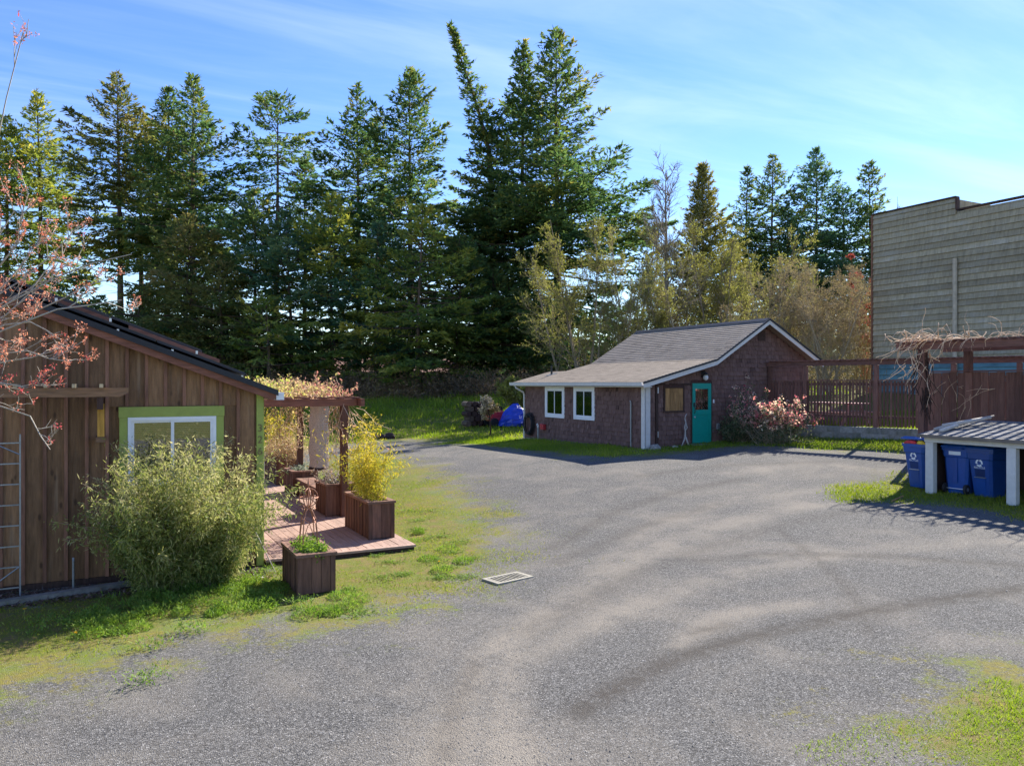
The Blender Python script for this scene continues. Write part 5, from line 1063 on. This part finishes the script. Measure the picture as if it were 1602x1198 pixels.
# ------------------------------------------------------------------ shrubs and planted things
def clump(name,label,cat,base,n,hmin,hmax,spread,leafn,leaf,lw,mat,stemm,seed,lean=.25,droop=.15,r=.005,group=None,yb=0.,box=None,tb=.5,tstart=.25,hang=.2,rad_h=True):
    """upright stems with narrow leaves growing from a base rectangle"""
    global rng
    rng = np.random.default_rng(3000+seed); bx,by,bz = base; t = empty(name,base,label,cat,group)
    s = np.array((bx,by,bz))+np.stack([rng.uniform(-1,1,n)*spread[0],rng.uniform(-1,1,n)*spread[1],np.full(n,-.03)],1)
    d = np.stack([rng.normal(size=n)*lean+(s[:,0]-bx)*.4,rng.normal(size=n)*lean+(s[:,1]-by)*.4+yb,np.ones(n)],1)
    L = rng.uniform(hmin,hmax,n)*(1-.45*np.hypot((s[:,0]-bx)/max(spread[0],.01),(s[:,1]-by)/max(spread[1],.01))**2*.5); P = stems(s,d,L,7,.09,0,droop)
    if box is not None: P[...,1] = np.minimum(P[...,1],box)
    V,F = tubes(P,r,r*.35,3); part('stems',mk_mesh('stems',V,F),stemm,t)
    m_ = n*leafn; i = rng.integers(0,n,m_); u = rng.uniform(tstart,1,m_)**.8*7; k = np.minimum(u.astype(int),6); f = (u-k)[:,None]
    Q = P[i,k]*(1-f)+P[i,k+1]*f; off = rand_dirs(m_)*rng.uniform(.0,.16,m_)[:,None]*min(1,hmax); Q = Q+off
    if box is not None: Q[:,1] = np.minimum(Q[:,1],box)
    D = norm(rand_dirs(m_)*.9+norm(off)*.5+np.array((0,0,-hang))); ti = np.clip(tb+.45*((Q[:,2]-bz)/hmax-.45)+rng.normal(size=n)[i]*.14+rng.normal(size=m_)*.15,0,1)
    V,F,T = leaves(Q,D,leaf*rng.uniform(.6,1.35,m_),leaf*lw*rng.uniform(.7,1.3,m_),ti); part('foliage',mk_mesh('foliage',V,F,T),mat,t); return t
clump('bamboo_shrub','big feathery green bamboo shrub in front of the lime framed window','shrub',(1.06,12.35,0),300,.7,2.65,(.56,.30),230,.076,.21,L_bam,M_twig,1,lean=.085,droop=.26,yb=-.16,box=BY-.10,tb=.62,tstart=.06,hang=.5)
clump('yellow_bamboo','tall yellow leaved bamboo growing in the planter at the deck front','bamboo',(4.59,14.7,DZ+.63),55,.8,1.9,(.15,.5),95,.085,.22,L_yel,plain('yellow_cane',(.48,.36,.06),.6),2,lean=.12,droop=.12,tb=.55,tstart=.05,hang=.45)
clump('yellow_bamboo','tall yellow leaved bamboo at the end of the deck behind tan grass','bamboo',(4.66,24.0,DZ+.63),34,1.0,1.9,(.2,.3),60,.12,.2,L_yel,M_twig,3,lean=.10,tb=.65,tstart=.1)
clump('ornamental_grass','rounded tan ornamental grass in the planter at the deck end','grass plant',(4.66,22.95,DZ+.63),300,.5,1.05,(.2,.25),26,.10,.10,L_orna,M_vine,4,lean=.35,droop=.3,r=.004,tb=.45)
clump('planter_herb','low green herbs in the front planter around the copper obelisk','plant',(2.70,11.5,.5),110,.10,.32,(.15,.36),26,.05,.42,L_weed,M_twig,5,lean=.3,tb=.6,tstart=.1,hang=0)
clump('planter_herb','grey green herbs in the planter at the far end of the bench','plant',(4.62,20.7,DZ+.56),60,.10,.3,(.2,.35),20,.06,.4,leafmat('sage_leaf',[(.18,.22,.16),(.26,.30,.22),(.34,.36,.27)],.35),M_twig,6,lean=.3)
clump('planter_herb','tangled greyish dry herbs in the planter behind the pergola post','plant',(4.6,17.25,DZ+.62),70,.2,.6,(.2,.3),20,.06,.4,leafmat('dry_herb',[(.10,.12,.05),(.30,.25,.22),(.40,.34,.30)],.35),M_vine,7,lean=.4)
# vine over the deck pergola
rng = np.random.default_rng(61); vt = empty('pergola_vine',(4.5,18.5,2.7),'red and yellow green leafy vine on top of the deck pergola','vine')
n = 330; s = np.stack([rng.uniform(2.9,4.95,n),rng.uniform(17.2,22.4,n),np.full(n,2.70)],1); P = stems(s,rand_dirs(n)*.8+np.array((0,0,.6)),rng.uniform(.2,.62,n),6,.35,.02,.25)
nh = 70; sh_ = np.stack([rng.normal(4.6,.12,nh),np.where(rng.random(nh)<.5,rng.normal(16.75,.1,nh),rng.normal(20.9,.2,nh)),np.full(nh,2.55)],1); PH = stems(sh_,np.tile((0,0,-1.),(nh,1))+rng.normal(size=(nh,3))*.3,rng.uniform(.8,2.2,nh),6,.35,-.12,.1)
PH2 = stems(np.stack([rng.uniform(3.9,4.6,90),rng.uniform(20.4,21.,90),rng.uniform(1.2,2.5,90)],1),rand_dirs(90),rng.uniform(.3,.9,90),6,.4,-.05,.1)
part('stems',mk_mesh('stems',*cat_vf([tubes(P,.008,.003,3),tubes(PH,.007,.003,3),tubes(PH2,.006,.003,3)])),M_vine,vt)
def scatter_on(P,m_,jit):
    n,k,_ = P.shape; i = rng.integers(0,n,m_); q = rng.uniform(.1,.999,m_)*(k-1); j = q.astype(int); f = (q-j)[:,None]; return P[i,j]*(1-f)+P[i,j+1]*f+rng.normal(size=(m_,3))*jit
Q = scatter_on(P,6500,.05); t1_ = np.clip(.85-(Q[:,0]-2.9)/2.05*.75+rng.normal(size=len(Q))*.25,0,1); Q2 = np.concatenate([scatter_on(PH,500,.04),scatter_on(PH2,450,.05)]); t2_ = rng.uniform(.1,.8,len(Q2))
V,F,T = cat_leaves([leaves(Q,rand_dirs(len(Q)),rng.uniform(.05,.11,len(Q)),rng.uniform(.03,.06,len(Q)),t1_),leaves(Q2,rand_dirs(len(Q2)),rng.uniform(.04,.09,len(Q2)),rng.uniform(.02,.05,len(Q2)),t2_)]); part('foliage',mk_mesh('foliage',V,F,T),L_vinetop,vt)
# flowering shrub beside the teal door
def round_shrub(name,label,c,rad,nstem,nleaf,leaf,leafm,flower=0,flm=None,seed=0,barkm=M_twig):
    global rng
    rng = np.random.default_rng(4000+seed); bz = z1(c[0],c[1]); t = empty(name,(c[0],c[1],bz),label,'shrub')
    d = rand_dirs(nstem); d[:,2] = np.abs(d[:,2])*1.2+.25; P = stems(np.tile((c[0],c[1],bz-.03),(nstem,1))+rng.normal(size=(nstem,3))*np.array((rad[0]*.25,rad[1]*.25,0)),d,np.linalg.norm(norm(d)*np.array(rad),axis=1)*rng.uniform(.7,1.15,nstem),6,.16,.02)
    s_,dn_,tp2 = children(P,6,.6,.35,1.,.1); P2 = stems(s_,dn_,rng.uniform(.15,.4,len(s_)),3,.2,.05); part('stems',mk_mesh('stems',*cat_vf([tubes(P,.011,.004,4),tubes(P2,.005,.002,3)])),barkm,t)
    Q = np.concatenate([scatter_on(P2,int(nleaf*.8),.03),scatter_on(P,nleaf//5,.05)]); V,F,T = leaves(Q,norm(rand_dirs(len(Q))+np.array((0,0,.2))),leaf*rng.uniform(.6,1.3,len(Q)),leaf*.55*rng.uniform(.7,1.2,len(Q)),np.clip(.4+rng.normal(size=len(Q))*.25,0,1)); part('foliage',mk_mesh('foliage',V,F,T),leafm,t)
    if flower:
        tips = P2[:,-1]; tips = tips[tips[:,2] > bz+rad[2]*.38]; tips = tips[rng.random(len(tips)) < flower]; n = len(tips)*7; q = np.repeat(tips,7,0)+rng.normal(size=(n,3))*.035
        V,F,T = leaves(q,norm(rand_dirs(n)+np.array((0,0,-.3))),rng.uniform(.05,.10,n),rng.uniform(.03,.055,n),np.clip(np.repeat(rng.uniform(.1,.9,len(tips)),7)+rng.normal(size=n)*.12,0,1)); part('blossom',mk_mesh('blossom',V,F,T),flm,t)
    return t
round_shrub('flowering_currant','pink flowering currant shrub in front of the picket fence',(19.40,18.30),(1.0,.75,1.5),130,5200,.075,L_cur,.97,L_curf,1)
round_shrub('flowering_currant','smaller pink flowering currant nearest the teal door',(19.15,19.45),(.55,.45,1.95),45,2200,.07,L_cur,.45,L_curf,2)
round_shrub('evergreen_shrub','dark evergreen shrub against the cottage wall right of the teal door',(19.0,19.7),(.62,.4,1.15),50,3200,.075,L_cur,0,None,3)
# dry vine on the tall pergola
rng = np.random.default_rng(70); dv = empty('dry_vine',(18.6,12.6,4.05),'tangled dry tan vine hanging off the corner of the tall pergola','vine')
n = 75; s = np.stack([rng.normal(18.55,.3,n),rng.uniform(11.2,13.3,n),np.full(n,4.08)],1); dd = np.stack([rng.normal(-.35,.6,n),rng.normal(.35,.6,n),rng.uniform(.1,.8,n)],1); P = stems(s,dd,rng.uniform(.35,1.0,n),8,.22,0,.6)
n = 28; s2_ = np.stack([rng.normal(18.35,.2,n),rng.normal(12.75,.3,n),rng.uniform(3.3,4.0,n)],1); PH = stems(s2_,np.stack([rng.normal(-.3,.5,n),rng.normal(.3,.6,n),np.full(n,-.8)],1),rng.uniform(.4,1.3,n),8,.28,0,.1)
n = 15; s3 = np.stack([np.full(n,20.05),rng.uniform(10.5,13.4,n),rng.uniform(1.9,3.2,n)],1); PF = stems(s3,np.stack([rng.normal(-.12,.1,n),rng.normal(0,.7,n),rng.normal(0,.8,n)],1),rng.uniform(.4,1.2,n),8,.2,0,0); PF[...,0] = np.clip(PF[...,0],19.9,20.16)
n = 40; s4 = np.stack([rng.uniform(18.1,18.9,n),rng.uniform(9.0,11.4,n),np.full(n,4.07)],1); PT = stems(s4,rand_dirs(n)*.8+np.array((0,0,.35)),rng.uniform(.3,.8,n),8,.25,0,.3)
vs_ = part('stems',mk_mesh('stems',*cat_vf([tubes(P,.014,.005,4),tubes(PH,.012,.005,4),tubes(PF,.007,.003,4),tubes(PT,.010,.004,4)]),smooth=True),M_vine,dv); vs_['kind'] = 'stuff'
n = 60; PC = stems(np.stack([rng.normal(18.5,.06,n),rng.normal(12.62,.08,n),rng.uniform(2.6,4.0,n)],1),np.stack([rng.normal(size=n)*.2,rng.normal(size=n)*.2,-np.ones(n)],1),rng.uniform(.4,1.1,n),6,.12,0,.1); part('old_stems',mk_mesh('old_stems',*tubes(PC,.016,.006,4),smooth=True),M_darkwood,dv)

# ------------------------------------------------------------------ grass, weeds, stones (uncountable)
def blades(name,label,poly,n,hmin,hmax,wd,mat,seed,margin=0.,nz_=.5,lean=.5,tb=.4,rect=None,excl=()):
    global rng
    rng = np.random.default_rng(5000+seed); poly = np.array(poly); lo,hi = poly.min(0),poly.max(0)
    if rect: lo,hi = np.array(rect[0]),np.array(rect[1])
    x = rng.uniform(lo[0],hi[0],n*3); y = rng.uniform(lo[1],hi[1],n*3); sd = poly_sd(poly,x,y)+np.sin(x*2.1+seed)*np.cos(y*2.7)*nz_*.6+rng.normal(size=n*3)*nz_*.35
    k = sd > margin
    for (a,b,c,d_) in excl: k &= ~((x > a)&(x < b)&(y > c)&(y < d_))
    x,y = x[k][:n],y[k][:n]; z = zf(x,y); m_ = len(x)
    D = np.stack([rng.normal(size=m_)*lean,rng.normal(size=m_)*lean,np.ones(m_)],1); cl = .5+.5*np.sin(x*1.7+1)*np.sin(y*1.3+seed)
    h = rng.uniform(hmin,hmax,m_)*(.55+.75*cl); ti = np.clip(tb+.25*np.sin(x*.9+seed)*np.cos(y*1.1)+rng.normal(size=m_)*.2,0,1)
    V,F,T = leaves(np.stack([x,y,z-.005],1),D,h,wd*rng.uniform(.7,1.4,m_),ti,tri=True); o = part(name,mk_mesh(name,V,F,T),mat); tag(o,label,'grass',None,'stuff'); return o
EX = [(2.3,5.0,13.1,27),(2.38,3.0,11,12.15),(-9,2.4,12.7,22)]
blades('grass','short green grass around the front planter and deck',E1,88000,.015,.065,.009,L_grass,1,-.05,1.7,.8,excl=EX)
blades('moss_grass','sparse mossy yellow tufts along the gravel edge',V1,30000,.008,.028,.009,leafmat('moss_tip',[(.22,.21,.03),(.32,.29,.035),(.40,.34,.05),(.26,.18,.05)],.4),2,.05,1.2,.9,excl=EX)
blades('corner_grass','bright grass patch at the lower gravel corner',E2,26000,.02,.075,.006,L_lawn,3,.05,1.3,.7)
blades('shelter_grass','grass strip in front of the bin shelter',V3,26000,.03,.09,.016,L_grass,4,.0,.4,.6,rect=((12,4.5),(18.4,13)))
blades('cottage_grass','green grass strip along the cottage and retaining wall',E4,42000,.04,.13,.018,L_lawn,5,.0,.3,.5,rect=((10,12.8),(22.9,30)))
blades('lawn_grass','sunny lawn beyond the gravel towards the firs',E5,95000,.06,.24,.03,L_lawn,6,.0,.5,.5,rect=((2,28),(32,56)),excl=[(15.4,23.2,20,28.4)])
blades('bank_grass','long dark grass on the bank below the firs',[(-6,46),(40,30),(54,52),(8,74)],50000,.2,.5,.05,L_lawn,7,0,.5,.5)
blades('terrace_grass','grass on the terrace behind the picket fence',V6,30000,.05,.16,.02,L_lawn,8,0,.1,.5,rect=((21,10),(29,21)))
# broad leaved weeds
rng = np.random.default_rng(81); cs = []
for (px,py) in [(170,945),(190,955),(150,965),(330,915),(300,930),(360,925),(260,945),(400,905),(350,945),(240,965),(420,935),(470,950),(540,925),(520,955),(550,945),(560,960),(250,935),(80,975),(60,990),(120,985),(650,830),(665,845),(690,840),(705,865),(640,860),(680,880),(720,850),(655,815),(630,900),(700,890),(735,875),(670,800),(600,905),(240,1015),(230,1070),(690,905),(640,800),(610,880),(725,905),(300,990),(590,870),(625,850),(180,1000),(375,960)]:
    g = gp(px,py); near_ = py > 900 and px < 480; nl = rng.integers(140,240); r_ = rng.uniform(.08,.20); base = np.tile(g,(nl,1))+np.stack([rng.normal(size=nl)*r_,rng.normal(size=nl)*r_*.8,np.zeros(nl)],1)
    up = rng.uniform(.15,.9,nl) if near_ else rng.uniform(.05,.4,nl); D = rand_dirs(nl); D[:,2] = up; base[:,2] += rng.uniform(0,.13 if near_ else .03,nl)
    cs.append(leaves(base,D,rng.uniform(.03,.075,nl),rng.uniform(.008,.018,nl),np.clip(rng.normal(.5,.25,nl),0,1),side=np.tile((0,0,1.),(nl,1))+rng.normal(size=(nl,3))*.3))
V,F,T = cat_leaves(cs); tag(part('weeds',mk_mesh('weeds',V,F,T),L_weed),'low leafy weeds growing through the grass','weeds',None,'stuff')
# feathery yarrow band in front of kerb
rng = np.random.default_rng(88); cs = []; PW = np.array(G2([(90,985),(200,940),(330,912),(440,893),(445,915),(435,950),(300,968),(150,1000)])); lo_,hi_ = PW.min(0),PW.max(0); cc = []
while len(cc) < 62:
    p = rng.uniform(lo_,hi_)
    if poly_sd(PW,p[:1],p[1:])[0] > 0: cc.append(p)
cc += [gp(*q)[:2] for q in ((545,950),(520,962),(480,965),(560,940),(535,935),(505,958),(640,850),(700,860),(670,875),(725,880),(655,835),(690,895))]
for p in cc:
    nl = rng.integers(260,460); R_ = rng.uniform(.10,.24); hh_ = rng.uniform(.06,.17); a_ = rng.uniform(0,6.28,nl); q_ = R_*np.sqrt(rng.random(nl)); X = p[0]+np.cos(a_)*q_; Y = p[1]+np.sin(a_)*q_; Z = zf(X,Y)+hh_*np.maximum(0,1-(q_/R_)**2)*rng.random(nl)
    D = np.stack([np.cos(a_)*rng.uniform(.2,1.2,nl)+rng.normal(size=nl)*.4,np.sin(a_)*rng.uniform(.2,1.2,nl)+rng.normal(size=nl)*.4,rng.uniform(.1,1.1,nl)],1)
    cs.append(leaves(np.stack([X,Y,Z],1),D,rng.uniform(.025,.065,nl),rng.uniform(.006,.013,nl),np.clip(rng.normal(.62,.2,nl)+rng.normal()*.1,0,1)))
V,F,T = cat_leaves(cs); tag(part('feathery_weeds',mk_mesh('feathery_weeds',V,F,T),L_weed),'soft feathery green weed clumps along the bed kerb','weeds',None,'stuff')
bark = np.random.default_rng(5)
# dandelions
for i,(px,py,lab) in enumerate(((37,965,'yellow dandelion beside the bed kerb'),(117,1003,'yellow dandelion on the mossy gravel edge'),(292,907,'yellow dandelion under the bamboo shrub'),(686,888,'yellow dandelion in the grass left of the drain grate'))):
    g = gp(px,py); t = empty('dandelion',g,lab,'flower','dandelions in the grass'); part('stem',MB().tube([g,g+np.array((.01,0,.09))],.004,4),M_green,t)
    rng = np.random.default_rng(i); n = 40; a = rng.uniform(0,6.28,n); D = np.stack([np.cos(a),np.sin(a),rng.uniform(.1,1.2,n)],1); V,F,T = leaves(np.tile(g+np.array((.01,0,.09)),(n,1)),D,rng.uniform(.018,.028,n),.008,rng.random(n)); part('petals',mk_mesh('petals',V,F,T),L_yellow,t)
# loose stones on the gravel
rng = np.random.default_rng(90); n = 36000; d = 4.2+9*rng.random(n)**1.5; r = rng.uniform(-.72,.72,n); X = (SA+r*CA)*d; Y = (CA-r*SA)*d; v_,e_ = veg_fields(X,Y); k = (v_ < .15) & (rng.random(n) < .75); X,Y = X[k],Y[k]; n = len(X); Z = zf(X,Y)
oct_ = np.array([(1,0,0),(-1,0,0),(0,1,0),(0,-1,0),(0,0,1),(0,0,-1)],float); sz = rng.uniform(.003,.008,n)*(1+.8*(rng.random(n) < .04)); sc = sz[:,None,None]*rng.uniform(.6,1.3,(n,6,1)); V = np.stack([X,Y,Z+.002],1)[:,None,:]+(oct_[None]*sc)*np.array((1,1,.7))
a = rng.uniform(0,6.28,n); of = (np.arange(n)*6)[:,None,None]; F = (np.array([(0,2,4),(2,1,4),(1,3,4),(3,0,4)])[None]+of).reshape(-1,3)
m_st = leafmat('gravel_stone',[(.06,.058,.056),(.115,.112,.107),(.17,.166,.158),(.30,.29,.277)],0.,.02); tag(part('gravel_stones',mk_mesh('gravel_stones',V.reshape(-1,3),F,np.repeat(np.clip(rng.normal(.45,.25,n),0,1),6)),m_st),'loose grey crushed stones scattered over the gravel yard','gravel',None,'stuff')
# bark mulch in the bed by the house
rng = np.random.default_rng(91); n = 5000; X = rng.uniform(-2.6,2.3,n); Y = rng.uniform(12.25,13.1,n); Z = zf(X,Y); V,F,T = leaves(np.stack([X,Y,Z+.012],1),np.stack([rng.normal(size=n),rng.normal(size=n),rng.normal(size=n)*.2],1),rng.uniform(.03,.08,n),rng.uniform(.012,.03,n),rng.random(n),side=np.tile((0,0,1.),(n,1))+rng.normal(size=(n,3))*.4)
tag(part('bark_mulch',mk_mesh('bark_mulch',V,F,T),leafmat('mulch',[(.04,.025,.02),(.09,.05,.035),(.16,.10,.07),(.24,.18,.13)],.0)),'dark bark mulch in the bed along the brown house','mulch',None,'stuff')
